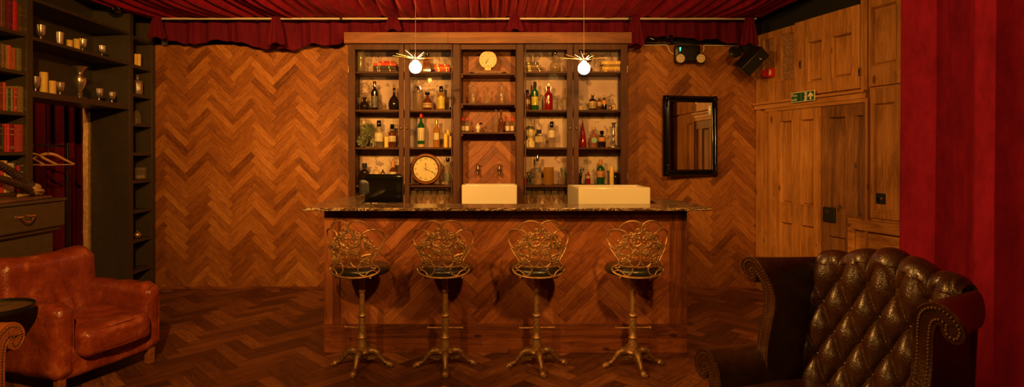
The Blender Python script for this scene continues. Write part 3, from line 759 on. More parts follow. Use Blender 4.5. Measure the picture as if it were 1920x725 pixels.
# bay 2, second shelf: soda siphon
t = thing('soda_siphon', 'ribbed clear glass soda siphon with metal spout', 'siphon', ((783.5-CX)*k6, 6.1, s2)); 
MB().lathe([(.042, 0), (.047, .01), (.048, .15), (.044, .175), (.028, .195), (.014, .205), (.013, .215)], 24, flute=.035, fk=8).build('glass_body', M['clear'], t)
m = MB(); m.lathe([(.016, .205), (.018, .225), (.012, .235), (.012, .26), (.006, .268)], 14); m.tube([(0, 0, .245), (-.02, -.004, .25), (-.038, -.006, .235), (-.042, -.006, .222)], [.006, .006, .005, .005], 8, smooth=3)
m.tube([(0, 0, .262), (.018, 0, .258), (.034, 0, .232)], .004, 6); m.build('spout_head', M['chrome'], t)
bottle(801.5, s2, 18, 34, 'round', 'amberglass', 'round amber bottle with dark label beside the soda siphon', 'label_tan', (.15, .4))
bottle(827, s2, 14.5, 45, 'spirit', 'goldglass', 'whisky bottle with bright yellow label and black cap', 'label_yellow', (.08, .55), capz=.78)
t = thing('shot_glass', 'tiny dark glass at the right end of second shelf, left doors', 'glass', ((845-CX)*k6, 6.1, s2))
MB().lathe([(.012, 0), (.015, .035), (.013, .035), (.010, .006)], 14).build('glass_body', M['darkglass'], t)
# bay 1, third shelf: patinated leaf ornament
t = thing('leaf_ornament', 'green patinated ornament of round lily leaves at the left end of third shelf', 'ornament', ((687-CX)*k6, 6.13, s3))
def leafdisc(c, r, tl, rz_):
    m = MB(); Mx = T(c) @ R(rz_, 'Y') @ R(tl, 'X')
    def fn(u, v):
        a = 2*pi*u; q = r*v*(1+.06*sin(3*a)+.04*sin(7*a)); return (q*cos(a), q*sin(a), .018*v*v+.006*sin(9*a)*v)
    m.grid(36, 6, fn, Mx); return m
leafdisc((.012, -.02, .19), .075, 80, 10).build('leaf', M['patina'], t, solid=.005)
leafdisc((-.045, -.03, .07), .068, 72, -12).build('leaf', M['patina'], t, solid=.005)
m = MB()
m.prism([(0, -.01), (.03, .02), (.10, -.02), (.065, -.045), (.06, -.09), (.03, -.05), (.0, -.04)], -.004, .004, T((.035, -.02, .09)) @ R(80, 'X')); m.build('leaf', M['patina'], t, bevel=.002)
m = MB(); m.tube([(-.05, .01, 0), (-.02, 0, .05), (.02, 0, .10), (.012, 0, .18)], .006, 8, smooth=4); m.tube([(.02, 0, .10), (.05, -.005, .12), (.06, -.01, .09)], .005, 8, smooth=3); m.ball((.052, -.01, .118), .017); m.box(-.08, -.02, 0, .04, .04, .008); m.build('stem', M['patina'], t)
bottle(710.5, s3, 16.5, 50, 'spirit', 'clear', 'clear bottle with cream label and black stopper beside the leaf ornament', 'label', (.22, .55), capz=.78)
candle(724.5, s3, 8, 20, 'short yellow candle between two labelled bottles on third shelf')
bottle(735.5, s3, 15, 43, 'stout', 'amberglass', 'amber bottle with angular cream label and black cap, third shelf', 'label', (.25, .5), capz=.8)
# bay 2, third shelf
t = bottle(789.5, s3, 13.5, 63, 'wine', 'greenglass', 'tall wine bottle with green neck, cream label and red cap', 'label', (.2, .58), cap='beacon', capz=.88)
band(.039, .004, .2*63*DI/F*.98, 359, 20).build('wrapper', M['label_tan'], t)
bottle(818.5, s3, 12.5, 52, 'wine', 'goldglass', 'slim pale bottle with round cream crest label and gold neck', 'label', (.28, .52), cap='gold', capz=.80, labarc=100)
candle(835.5, s3, 7.5, 25, 'medium yellow candle, leftmost of three beside the door frame', D=6.06)
candle(840.5, s3, 7.5, 33, 'tallest yellow candle of the three on the third shelf', D=6.13)
candle(845.5, s3, 6.5, 21, 'lowest yellow candle of the three, rightmost by the frame', D=6.05)
# bay 1, fourth shelf (behind the screen)
bottle(683.5, s4, 18, 40, 'stout', 'darkglass', 'dark bottle with round shoulders left behind the till screen', cap='black', capz=.8)
t = thing('lidded_pot', 'cream lidded pot peeping over the till screen', 'pot', ((705-CX)*k6, 6.1, s4))
MB().lathe([(.03, 0), (.045, .02), (.048, .11), (.03, .135), (.034, .14), (.034, .15), (.010, .162), (.012, .17), (.006, .18)], 20).build('pot_body', M['buddha'], t)
t = thing('lidded_pot', 'smaller brown lidded pot beside the cream pot behind the screen', 'pot', ((717-CX)*k6, 6.1, s4))
MB().lathe([(.025, 0), (.03, .02), (.032, .10), (.02, .125), (.022, .135), (.008, .15), (.01, .158), (.004, .168)], 20).build('pot_body', M['brass_dull'], t)
bottle(737, s4, 14, 44, 'stout', 'amberglass', 'bottle with long orange-red neck foil behind the till screen', 'label', (.25, .55), cap='label_orange', capz=.74)
# bay 2, fourth shelf: round wall clock
ck = thing('wall_clock', 'large round wooden clock with aged roman dial leaning on the shelf', 'clock', ((799-CX)*6.12/F, 6.13, s4))
rc_ = 29.5*6.05/F; zc = rc_+.001
Mk = T((0, 0, zc)) @ R(90, 'X')
m = MB(); m.lathe([(rc_*.8, -.02), (rc_*.98, -.018), (rc_, .0), (rc_, .02), (rc_*.95, .036), (rc_*.86, .040), (rc_*.80, .032), (rc_*.8, -.02)], 56, Mk, cap=False); m.build('case', M['clockwood'], ck)
m = MB(); m.lathe([(rc_*.835, .036), (rc_*.82, .046), (rc_*.79, .046), (rc_*.785, .030)], 56, Mk, cap=False); m.build('bezel', M['black_gloss'], ck)
dl = MB().lathe([(rc_*.80, .0), (rc_*.80, .026), (.001, .0262)], 56, Mk).build('dial', M['dial'], ck)
ROM = ['XII', 'I', 'II', 'III', 'IIII', 'V', 'VI', 'VII', 'VIII', 'IX', 'X', 'XI']
for i, s_ in enumerate(ROM):
    text('numeral', s_, .030, M['ink'], dl, T((0, -.0275, zc)) @ R(i*30, 'Y') @ T((0, 0, rc_*.655)) @ R(90, 'X'), ext=.0004)
m = MB()
for i in range(60): m.box(-.0006, -.0277, rc_*.76, .0006, -.0267, rc_*.785, T((0, 0, zc)) @ R(i*6, 'Y'))
m.build('minute_track', M['ink'], dl, smooth=False)
def hand(ang, L, w, nm, par, z, yy, Lb=.02):
    m = MB(); m.prism([(-w*.6, -Lb), (w*.6, -Lb), (w*.5, L*.55), (w*1.5, L*.68), (w*.4, L*.8), (0, L), (-w*.4, L*.8), (-w*1.5, L*.68), (-w*.5, L*.55)], 0, .0012, T((0, yy, z)) @ R(ang, 'Y') @ R(90, 'X')); return m.build(nm, M['ink'], par, smooth=False)
hand(-4, .075, .0045, 'hour_hand', dl, zc, -.029); hand(115, .118, .0035, 'minute_hand', dl, zc, -.031)
MB().lathe([(.007, .028), (.007, .034), (.003, .036)], 14, Mk).build('hub', M['brass_dull'], ck)
t = bottle(839.5, s4, 15, 50, 'spirit', 'clear', 'clear embossed figural bottle beside the large wall clock', 'label_dark', (.15, .42), cap='black_gloss', capz=.86)
m = MB(); m.tube([(-.036, -.01, .20), (-.048, -.02, .12), (-.03, -.03, .03)], [.006, .008, .006], 8, smooth=4); m.tube([(.036, -.01, .20), (.048, -.02, .12), (.03, -.03, .03)], [.006, .008, .006], 8, smooth=4); m.build('embossed_relief', M['chrome'], t)
# centre column
t = thing('mantel_clock', 'small brass clock with white dial on a carved wooden stand', 'clock', ((915-CX)*6.08/F, 6.08, c1))
r2 = 16.5*6.08/F; z2 = (136.5-109)*6.08/F
MB().lathe([(r2*.9, -.03), (r2, -.03), (r2*1.03, 0), (r2, .012), (r2*.9, .012)], 40, T((0, 0, z2)) @ R(90, 'X'), cap=True).build('case', M['brass_dull'], t)
dl2 = MB().lathe([(r2*.88, .0), (r2*.88, .014), (.001, .0142)], 40, T((0, 0, z2)) @ R(90, 'X')).build('dial', M['dial'], t)
for i in range(12):
    text('numeral', str(12 if i == 0 else i), .022, M['ink'], dl2, T((0, -.0155, z2)) @ R(i*30, 'Y') @ T((0, 0, r2*.70)) @ R(90, 'X'), ext=.0003)
hand(210, .062, .003, 'minute_hand', dl2, z2, -.017, .01); hand(216, .045, .004, 'hour_hand', dl2, z2, -.019, .01)
m = MB(); m.box(-.037, -.03, .038, .037, .02, z2-r2*.8); m.build('foot', M['brass_dull'], t, bevel=.004)
m = MB(); m.prism([(-.20, .018), (-.20, .036), (.20, .036), (.20, .018), (.15, .014), (.13, .0), (.10, .010), (.03, .004), (-.03, .004), (-.10, .010), (-.13, .0), (-.15, .014)], -.05, .05, R(90, 'X')); m.build('wooden_stand', M['plaque'], t, bevel=.003)
bottle(887, c2, 13.5, 33, 'stout', 'clear', 'left of the three stoppered decanters, pale gold spirit', stopper=('clear', .4), cap=None, liquid=('goldglass', .55))
bottle(914, c2, 18, 32, 'bell', 'clear', 'middle decanter of three, broad clear bell with ball stopper', stopper=('clear', .3), cap=None)
bottle(940.5, c2, 13, 35, 'stout', 'clear', 'right of the three stoppered decanters, straw coloured spirit', stopper=('clear', .42), cap=None, liquid=('goldglass', .55))
for px, lb in ((867.5, 'tiny red-necked bottle at the far left of the middle bay'), (876, 'tiny red-necked bottle second from left in the middle bay'), (951.5, 'tiny red-necked bottle second from right in the middle bay'), (960.5, 'tiny red-necked bottle at the far right of the middle bay')):
    bottle(px, c3, 8, 28, 'stout', 'clear', lb, 'label', (.12, .42), cap='beacon', capz=.76, liquid=('amberglass', .5))
t = thing('perfume_atomiser', 'white glass atomiser with black rubber bulb in the middle bay', 'bottle', ((896-CX)*k6, 6.1, c3))
MB().lathe([(.02, 0), (.02, .006), (.010, .016), (.012, .022), (.026, .04), (.028, .058), (.018, .076), (.009, .082), (.010, .094), (.006, .098)], 18).build('glass_body', M['ceramic'], t)
m = MB(); m.tube([(.004, 0, .09), (.02, -.004, .094)], .003, 6); m.ball((.034, -.006, .095), (.018, .013, .012)); m.build('rubber_bulb', M['black'], t)
bottle(930, c3, 8.5, 38, 'stout', 'clear', 'stoppered square bottle with yellow contents in the middle bay', stopper=('clear', .4), cap=None, liquid=('goldglass', .4))
bottle(939.5, c3, 8.5, 38, 'stout', 'amberglass', 'stoppered bottle with black lower half in the middle bay', 'label_dark', (.02, .34), stopper=('clear', .4), cap=None, labarc=359)
# bay 3
zb = s1
for x0, x1, th, c, lb in ((984, 1020, .022, (.14, .055, .03), 'brown book at the bottom of the stack in third door'), (984.5, 1018, .020, (.08, .045, .03), 'dark book second from bottom in third door'),
                          (984, 1014, .032, (.22, .12, .05), 'tan book second from top in third door'), (984.5, 1010, .028, (.05, .04, .03), 'dark gilded book on top of the stack in third door')):
    flatbook(x0, x1, zb, th, c, lb, random.uniform(-3, 3)); zb += th+.0005
t = bottle(1041, s1, 20, 32, 'round', 'clear', 'cut glass decanter with jewelled base on third door top shelf', stopper=('chrome', .4), cap=None)
m = MB(); rr = random.Random(5)
for i in range(26): a = rr.uniform(0, 2*pi); m.ball((.052*cos(a), .052*sin(a), rr.uniform(.01, .055)), rr.uniform(.006, .010), 8)
m.build('bead_collar', M['gold'], t)
bottle(989, s2, 11, 38, 'stout', 'amberglass', 'brown bottle half hidden by the third door frame', 'label_tan', (.3, .5), capz=.8)
bottle(1003, s2, 13.5, 53, 'wine', 'greenglass', 'green bottle with red and yellow label in the third door', 'label_yellow', (.18, .48), cap='black', capz=.80)
bottle(1028.5, s2, 16, 48, 'stout', 'redglass', 'red swing-top bottle with white lettering in the third door', cap='ceramic', capz=.93, swing=True, liquid=('redglass', .66))
bottle(1059, s2, 11, 36, 'stout', 'clear', 'clear glass decanter at the right edge of the third door', stopper=('clear', .4), cap=None)
# carved head
t = thing('stone_head', 'cream carved serene head ornament on third door third shelf', 'ornament', ((994-CX)*k6, 6.1, s3))
m = MB()
m.lathe([(.050, 0), (.054, .01), (.055, .06), (.047, .075), (.030, .085), (.028, .105)], 20, S(1, .7, 1))
m.ball((0, 0, .165), (.047, .046, .068), 22); m.ball((0, .004, .232), (.022, .022, .018), 14); m.ball((0, .002, .25), (.010, .010, .012), 10)
m.ball((0, -.045, .160), (.007, .010, .018), 10); m.ball((0, -.040, .130), (.013, .009, .005), 10)
for s_ in (-1, 1):
    m.ball((s_*.018, -.040, .172), (.011, .007, .005), 10); m.ball((s_*.048, .0, .150), (.006, .012, .032), 10)
    m.tube([(s_*.006, -.045, .182), (s_*.02, -.043, .190), (s_*.034, -.033, .182)], .0025, 6, smooth=3)
m.build('carved_head', M['buddha'], t)
m = MB(); m.grid(24, 6, lambda u, v: (.049*cos(2*pi*u)*cos(v*1.4), .004+.048*sin(2*pi*u)*cos(v*1.4), .195+.042*sin(v*1.4)))
m.build('hair_cap', M['patina'], t)
bottle(1010.5, s3, 17, 33, 'square', 'clear', 'square shouldered clear bottle with cream label beside the carved head', 'label', (.30, .62), cap='black', capz=.8)
bottle(1034.5, s3, 14, 48, 'spirit', 'clear', 'clear bottle with cream label and black cap, right of carved head', 'label', (.38, .66), capz=.78)
# bay 3 fourth shelf
bottle(985.5, s4, 6, 22, 'stout', 'redglass', 'small red bottle at the very left of fourth shelf, third door', cap='black')
t = thing('figurine', 'pair of small dark figures on fourth shelf, third door', 'figurine', ((992-CX)*k6, 6.1, s4))
m = MB()
for dx in (-.014, .014):
    m.lathe([(.013, 0), (.011, .01), (.012, .05), (.015, .09), (.008, .105), (.006, .112)], 12, T((dx, 0, .006))); m.ball((dx, 0, .13), (.010, .010, .013), 10)
    m.tube([(dx*1.6, -.005, .10), (dx*2.1, -.012, .075), (dx*1.4, -.016, .06)], .004, 6)
m.box(-.036, -.02, 0, .036, .02, .007); m.build('bronze_body', M['steel_black'], t)
bottle(1008, s4, 14, 55, 'wine', 'clear', 'clear vodka bottle with silver and black neck label, third door', 'label_dark', (.42, .6), cap='chrome', capz=.80, labarc=110)
t = thing('textured_jar', 'amber bobbled glass cylinder jar on fourth shelf, third door', 'jar', ((1029-CX)*k6, 6.1, s4))
m = MB(); m.lathe([(.052, 0), (.055, .004), (.055, .19), (.052, .19), (.050, .01)], 28)
for j in range(14):
    for i in range(18):
        a = math.radians(-160+140*i/17); m.ball((.055*cos(a), .055*sin(a), .014+j*.0128), .0035, 6)
m.build('glass_body', M['goldglass'], t)
t = thing('dried_foliage', 'spray of dried leaves in a glass at the right of fourth shelf', 'plant', ((1056-CX)*k6, 6.12, s4))
MB().lathe([(.022, 0), (.03, .01), (.034, .09), (.032, .09), (.026, .012)], 16).build('glass_vase', M['clear'], t)
m = MB(); rr = random.Random(2)
for i in range(9):
    a = rr.uniform(0, 6.28); q = rr.uniform(.01, .035); tp = (q*cos(a), q*sin(a)*.5, rr.uniform(.13, .2)); m.tube([(0, 0, .02), (tp[0]*.4, tp[1]*.4, .1), tp], .0014, 5)
    for j in range(3):
        m.ball((tp[0]*(.6+.2*j), tp[1]*(.6+.2*j), tp[2]-.03+.015*j), (.010, .003, .006), 8, T((0, 0, 0)))
m.build('leaves', M['patina'], t)
# bay 4
t = thing('brass_lantern', 'small dark brass oil lamp beside the right pendant lamp', 'lamp', ((1105-CX)*k6, 6.12, s1))
m = MB(); m.lathe([(.035, 0), (.04, .01), (.036, .05), (.014, .07), (.012, .12), (.03, .14), (.036, .17), (.012, .19)], 20); m.build('lamp_body', M['brass_dull'], t)
m = MB(); m.tube([(-.03, 0, .155), (-.05, 0, .18), (-.02, 0, .215), (.02, 0, .215), (.05, 0, .18), (.03, 0, .155)], .004, 6, smooth=4); m.ball((0, 0, .225), .010); m.build('carry_handle', M['brass_dull'], t)
zb = s1
for x0, x1, th, c, lb in ((1125, 1161, .020, (.30, .15, .08), 'brown book at the bottom of the right hand stack'), (1127, 1160, .036, (.60, .36, .07), 'mustard book second from bottom of the right hand stack'),
                          (1129, 1160, .022, (.25, .14, .06), 'dark tan book second from top of the right hand stack'), (1126, 1163, .036, (.66, .40, .10), 'yellow ochre book on top of the right hand stack')):
    flatbook(x0, x1, zb, th, c, lb, random.uniform(-2, 2)); zb += th+.0005
bottle(1111, s2, 14, 31, 'stout', 'darkglass', 'squat black bottle with tan label under the right pendant', 'label_tan', (.12, .55), cap='label_tan', capz=.9)
bottle(1124, s2, 9, 27, 'stout', 'amberglass', 'left of the two small cork-topped bottles with yellow labels', 'label_tan', (.3, .6), cap='label_tan', capz=.86)
bottle(1133, s2, 10, 28, 'stout', 'darkglass', 'right of the two small cork-topped bottles with yellow labels', 'label_orange', (.4, .68), cap='label_tan', capz=.86)
t = thing('brass_bangles', 'little tangle of brass rings on the second shelf at right', 'ornament', ((1146-CX)*k6, 6.06, s2))
for j, (dx, a) in enumerate(((-.018, 20), (.016, -25), (0, 70))):
    m = MB(); m.tube([(.022*cos(q*pi/8), 0, .022*sin(q*pi/8)) for q in range(16)], .004, 6, closed=True, M=T((dx, 0, .0265)) @ R(a, 'Z')); m.build('ring', M['brass'], t)
candle(1089, s2, 8, 5, 'tiny pale candle stub by the fourth door frame')
bottle(1092.5, s3, 15, 56, 'taper', 'redglass', 'tapering red decanter with tall pointed stopper in the fourth door', stopper=('clear', .3), cap=None)
t = bottle(1113, s3, 14.5, 38, 'stout', 'pinkglass', 'peach coloured bottle with round green label in the fourth door', cap='label_tan', capz=.86)
MB().lathe([(.030, 0), (.030, .002)], 24, T((0, -.0415, .078)) @ R(90, 'X')).build('round_label', M['label_teal'], t)
bottle(1128.5, s3, 14.5, 31, 'stout', 'darkglass', 'dark brown bottle with orange label in the fourth door', 'label_orange', (.35, .62), capz=.8)
t = thing('candlestick', 'tall silvered candlestick at the right of the fourth door', 'candlestick', ((1151-CX)*k6, 6.1, s3))
m = MB(); m.lathe([(.062, 0), (.062, .008), (.045, .02), (.022, .03), (.014, .045), (.022, .06), (.012, .075), (.010, .12), (.018, .135), (.014, .15), (.010, .19), (.012, .215), (.024, .225), (.014, .235), (.020, .255), (.028, .265), (.018, .270)], 24); m.build('stick', M['mercury'], t)
bottle(1103, s4, 8.5, 28, 'stout', 'redglass', 'small red-brown cork-topped bottle on the fourth shelf', 'label_tan', (.42, .62), cap='label_tan', capz=.86)
bottle(1126, s4, 15, 47, 'spirit', 'greenglass', 'green bottle with orange artwork label and copper neck', 'label_orange', (.3, .56), cap='label_orange', capz=.78)
candle(1147, s4, 8.5, 34, 'tall yellow candle on the fourth shelf beside dark jar')
t = thing('dark_jar', 'dark red glass jar behind the tall yellow candle', 'jar', ((1156-CX)*k6, 6.15, s4))
MB().lathe([(.030, 0), (.034, .01), (.034, .11), (.024, .125), (.024, .135)], 18).build('glass_body', M['darkglass'], t)
MB().lathe([(.027, .134), (.027, .15), (.02, .152)], 18).build('lid', M['label_orange'], t)
t = thing('bronze_figure', 'slender dark bronze figure at the left of the fourth door', 'figurine', ((1090-CX)*k6, 6.14, s4))
m = MB(); m.lathe([(.03, 0), (.03, .008), (.01, .016), (.010, .05), (.018, .09), (.010, .13), (.006, .14)], 14); m.ball((0, 0, .155), (.011, .011, .014), 10); m.tube([(.012, 0, .12), (.03, -.01, .15), (.026, -.01, .18)], .004, 6); m.build('bronze_body', M['steel_black'], t)

# stemware on the worktop under the lowest shelves
def goblet(px, D, lb, gr, h=.17, s_=1):
    t = thing('wine_glass', lb, 'glass', ((px-CX)*D/F, D, WT), 0, gr)
    pr = [(.030, 0), (.028, .003), (.005, .008), (.0035, .07), (.010, .082), (.030, .105), (.036, .135), (.030, h), (.0285, h), (.034, .135), (.028, .107), (.006, .086)]
    MB().lathe([(a*s_, b*1.25*s_) for a, b in pr], 18).build('glass_body', M['clearw'], t); return t
for px, D in ((776, 6.05), (789, 6.13), (801, 6.05), (814, 6.13), (827, 6.05), (840, 6.13)):
    goblet(px, D, 'clear wine glass in the row beneath the large wall clock', 'wine glasses beneath the wall clock')
for px, D in ((990, 6.05), (1002, 6.13), (1014, 6.05), (1027, 6.13), (1040, 6.05), (1053, 6.13)):
    goblet(px, D, 'clear wine glass in the row under the third door', 'wine glasses under the third door')
# hanging rail for the stemware
for a, b, lb in ((768, 848, 'thin wire glass rack under the clock shelf'), (984, 1063, 'thin wire glass rack under the third door lowest shelf')):
    t = thing('glass_rack', lb, 'rack', (X((a+b)/2), 6.1, SH[3]-.0205))
    m = MB(); w = (X(b)-X(a))/2-.02
    for y in (-.08, -.03, .02, .07): m.tube([(-w, y, -.022), (w, y, -.022)], .0022, 6)
    m.build('rails', M['chrome'], t)
    m = MB()
    for x in (-w*.8, w*.8): m.tube([(x, -.08, 0), (x, -.08, -.024), (x, .07, -.024), (x, .07, 0)], .002, 6)
    m.build('hanger_wire', M['chrome'], t)

# ------------------------------------------------------------------ till screen
DT = 4.86; k = DT/F
t = thing('till_screen', 'black till touchscreen on a stand seen from behind at the left of the bar', 'till', ((720-CX)*k, DT, .985))
zc = HC+(HY-353)*k-.985; w = 74*k/2; h = 54*k/2
m = MB(); m.rbox(2*w, .05, 2*h, .02, 8, M=T((0, 0, zc)) @ R(-6, 'Z') @ R(4, 'X')); m.build('screen_housing', M['black_gloss'], t)
m = MB(); m.rbox(.10, .07, .13, .012, 6, M=T((-w*.98, .02, zc+.01))); m.build('card_reader', M['black_plastic'], t)
m = MB(); m.box(-.06, .0, .012, .03, .05, zc-.02); m.build('stand_neck', M['chest_paint'], t, bevel=.006)
m = MB(); m.box(-.12, -.08, 0, .12, .12, .014); m.build('stand_foot', M['black_plastic'], t, bevel=.005)
for px, lb in ((688, 'stack of pale paper slips left of the till foot'), (738, 'stack of pale paper slips right of the till foot')):
    D = 4.92; p = ((px-CX)*D/F, D, .985)
    m = MB()
    for i in range(9): m.box(-.036, -.03, i*.0135, .036, .03, i*.0135+.0125, T((random.uniform(-.002, .002), 0, 0)) @ R(random.uniform(-4, 4)))
    o = m.build('paper_stack', M['label'], None, loc=p, smooth=False); tag(o, lb, 'paper')

# ------------------------------------------------------------------ pendants
for px, py, lb in ((779, 126, 'left pendant lamp, bare globe bulb in a star of brass spikes'), (1095, 128, 'right pendant lamp, bare globe bulb in a star of brass spikes')):
    D = 4.9; p = P(px, py, D)
    t = thing('pendant_lamp', lb, 'lamp', p)
    m = MB(); rb = .054
    m.ball((0, 0, 0), rb, 28); m.lathe([(.030, .044), (.020, .058), (.015, .066)], 16); m.build('globe_bulb', M['bulb'], t)
    m = MB(); m.lathe([(.017, .062), (.019, .066), (.019, .10), (.013, .108), (.013, .125), (.006, .13)], 16); m.build('socket', M['brass'], t)
    MB().tube([(0, 0, .125), (0, 0, 3.0-p.z)], .0022, 8).build('cord', M['brass_dull'], t)
    m = MB(); m.lathe([(.024, .072), (.024, .080), (.012, .082)], 16); m.build('spike_hub', M['brass'], t)
    for i in range(16):
        a = 2*pi*i/16+.12; l = .205 if i % 2 else .165; up = .008+.016*(i % 3)
        b = [(cos(a)*.018, sin(a)*.018, .076), (cos(a)*l*.5, sin(a)*l*.5, .076+up*.5), (cos(a)*l, sin(a)*l, .076+up)]
        MB().tube(b, [.0030, .0024, .0016], 6).build('spike', M['brass'], t)

# ------------------------------------------------------------------ bar stools
def make_stool():
    t = thing('bar_stool', '', 'bar stool', (0, 0, 0))
    m = MB(); m.lathe([(.03, .665), (.021, .655), (.020, .60), (.017, .585), (.017, .545), (.024, .540), (.025, .532), (.018, .526), (.0185, .50), (.021, .41), (.020, .378), (.029, .372), (.033, .362), (.029, .352), (.022, .345),
                       (.023, .335), (.027, .26), (.028, .215), (.034, .208), (.034, .200), (.029, .194), (.036, .15), (.038, .130), (.034, .120), (.036, .116)], 32, flute=.0)
    m.build('pedestal', M['stool_metal'], t)
    m = MB(); m.lathe([(.030, .132), (.052, .126), (.064, .116), (.066, .106), (.056, .098), (.048, .088), (.044, .070), (.03, .062)], 32); m.build('base_boss', M['stool_metal'], t)
    for i in range(4):                                # cabriole legs with paw feet
        Mx = R(90*i-90+6) @ S(.93, .93, 1)
        m = MB()
        m.tube([(.035, 0, .098), (.075, 0, .112), (.115, 0, .098), (.145, 0, .062), (.175, 0, .034), (.205, 0, .026)], [.026, .027, .024, .018, .015, .017], 12, smooth=5, flat=1.1, M=Mx)
        m.tube([(.045, 0, .075), (.085, 0, .055), (.10, 0, .075), (.088, 0, .088)], [.009, .007, .006, .004], 8, smooth=4, M=Mx)
        m.prism([(.03, .10), (.12, .09), (.145, .055), (.11, .062), (.08, .050), (.055, .045), (.035, .05)], -.006, .006, Mx @ R(90, 'X'))
        for s_ in (-1, 1):
            m.tube([(.06, s_*.010, .085), (.078, s_*.013, .088), (.082, s_*.013, .074), (.070, s_*.012, .070), (.066, s_*.012, .078)], .0035, 6, smooth=3, M=Mx)
        m.tube([(.05, 0, .121), (.10, 0, .124), (.14, 0, .086), (.165, 0, .056)], [.004, .005, .005, .002], 6, smooth=4, M=Mx)
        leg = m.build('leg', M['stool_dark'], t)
        m = MB()
        m.ball((.212, 0, .020), (.030, .026, .020), 14, Mx)
        for s_ in (-1.5, -.5, .5, 1.5): m.ball((.232-abs(s_)*.003, s_*.0105, .013), (.014, .0075, .013), 10, Mx); m.tube([(.240, s_*.0105, .012), (.248-abs(s_)*.003, s_*.011, .004)], [.003, .001], 5, M=Mx)
        m.build('paw_foot', M['stool_metal'], leg)
    # seat pad
    m = MB(); m.lathe([(.06, .660), (.175, .664), (.192, .672), (.199, .688), (.196, .706), (.185, .717), (.15, .724), (.07, .727), (.002, .728)], 48); m.build('seat_pad', M['pad'], t, ang=80)
    m = MB()
    for i in range(4): m.tube([(.02*cos(i*pi/2), .02*sin(i*pi/2), .64), (.15*cos(i*pi/2), .15*sin(i*pi/2), .659)], .009, 6)
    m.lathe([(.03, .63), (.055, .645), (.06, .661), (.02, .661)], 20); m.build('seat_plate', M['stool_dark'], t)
    # back, pierced cast scrolls; drawn in a flat field then laid on a curved surface
    R0 = .255; U0 = 391; 
    def q(cx, cy, dy=0.0):
        x = (cx-U0)/1461*1.03; z = 1.112-cy/1461
        yy = .060-sqrt(max(0, R0*R0-x*x*(1 if z > .7 else .9)))+dy
        f = (z-.665)/.40
        yy -= .045*f*f*(1-.0)
        return (x, yy-.002, z)
    c1_ = [(236, 250), (244, 262), (258, 256), (262, 240), (246, 226), (226, 236), (222, 260), (240, 278), (262, 268), (270, 240), (258, 212), (226, 184), (180, 172), (140, 178), (107, 204), (95, 245), (100, 295), (116, 338), (136, 362), (160, 370), (176, 354), (166, 338), (152, 346)]
    c2_ = [(352, 172), (362, 166), (370, 178), (356, 190), (338, 180), (342, 158), (364, 152), (384, 172)]
    c2b = [(190, 172), (206, 130), (250, 92), (308, 79), (358, 93), (386, 128), (391, 168), (378, 196), (352, 202), (336, 186), (342, 164), (362, 160), (370, 176), (356, 184)]
    c3_ = [(104, 305), (120, 360), (148, 415), (180, 462), (196, 500), (184, 530), (156, 548), (136, 575), (146, 605)]
    c5_ = [(386, 330), (384, 400), (390, 450), (388, 485), (368, 522), (340, 541), (318, 532), (302, 520)]
    c6_ = [(286, 505), (306, 530), (316, 562), (306, 600), (280, 624), (250, 628), (226, 598), (192, 582), (166, 592), (156, 606)]
    c8_ = [(300, 262), (296, 300), (318, 330), (356, 340), (382, 366)]
    c9_ = [(214, 362), (196, 392), (206, 420), (246, 424), (290, 452), (298, 500)]
    c10 = [(278, 232), (288, 300), (282, 360), (290, 420), (284, 462), (262, 500)]
    c11 = [(182, 330), (176, 380), (190, 430), (214, 462)]
    c12 = [(340, 282), (322, 300), (340, 330), (376, 322), (390, 300)]
    m = MB()
    def both(c, r, k=5):
        for s_ in (0, 1):
            pp = [(2*U0-a, b) if s_ else (a, b) for a, b in c]
            f2 = spline([Vector((a, 0, b)) for a, b in pp], r if isinstance(r, list) else 0, k)
            m.tube([q(v.x, v.z) for v in f2[0]], f2[1] if isinstance(r, list) else r, 7, flat=1)
    both(c1_, .0062); both(c2b, .0062); both(c3_, .0064); both(c5_, .0050); both(c6_, .0054)
    full = [(136, 575), (150, 606), (200, 630), (280, 644), (391, 648), (502, 644), (582, 630), (632, 606), (646, 575)]
    f2 = spline([Vector((a, 0, b)) for a, b in full], 0, 6)[0]; m.tube([q(v.x, v.z) for v in f2], .0075, 8)
    ring = [(190, 532), (260, 541), (391, 545), (522, 541), (592, 532)]
    f2 = spline([Vector((a, 0, b)) for a, b in ring], 0, 6)[0]; m.tube([q(v.x, v.z, .004) for v in f2], .0052, 7)
    m.build('back_frame', M['stool_metal'], t)
    # arms that fix the back to the seat plate
    m = MB()
    for s_ in (-1, 1): m.tube([(s_*.03, 0, .655), (s_*.10, -.10, .650), (s_*.13, -.165, .668)], .007, 7, smooth=4)
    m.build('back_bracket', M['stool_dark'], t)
    m = MB()
    both(c8_, [.004, .009, .011, .008, .003]); both(c9_, [.004, .009, .010, .010, .007, .003]); both(c10, [.003, .008, .006, .008, .007, .004]); both(c11, [.003, .008, .010, .004]); both(c12, [.003, .007, .008, .007, .003])
    rr = random.Random(11)
    for cx, cy, a, L_ in ((190, 292, 40, 17), (300, 200, 10, 16), (372, 196, -20, 10), (176, 420, 60, 17), (204, 448, 20, 15), (365, 292, 70, 15), (300, 366, -40, 14), (318, 450, 30, 13), (352, 448, -30, 14), (276, 430, -60, 14), (196, 520, 20, 13), (288, 486, -10, 12), (262, 350, -50, 16), (306, 300, 30, 13), (250, 294, 0, 12), (160, 380, 50, 13), (374, 255, 80, 15), (286, 216, -20, 12), (216, 290, 20, 12), (178, 565, 20, 16), (196, 552, -20, 12)):
        for s_ in (1, -1):
            x = cx if s_ > 0 else 2*U0-cx; c_ = q(x, cy); M2 = T(c_) @ R(a*s_, 'Y')
            m.ball((0, 0, 0), (L_/1461*1.35, .005, L_/1461*.65), 8, M2)
    m.build('leaf_scrollwork', M['stool_metal'], t)
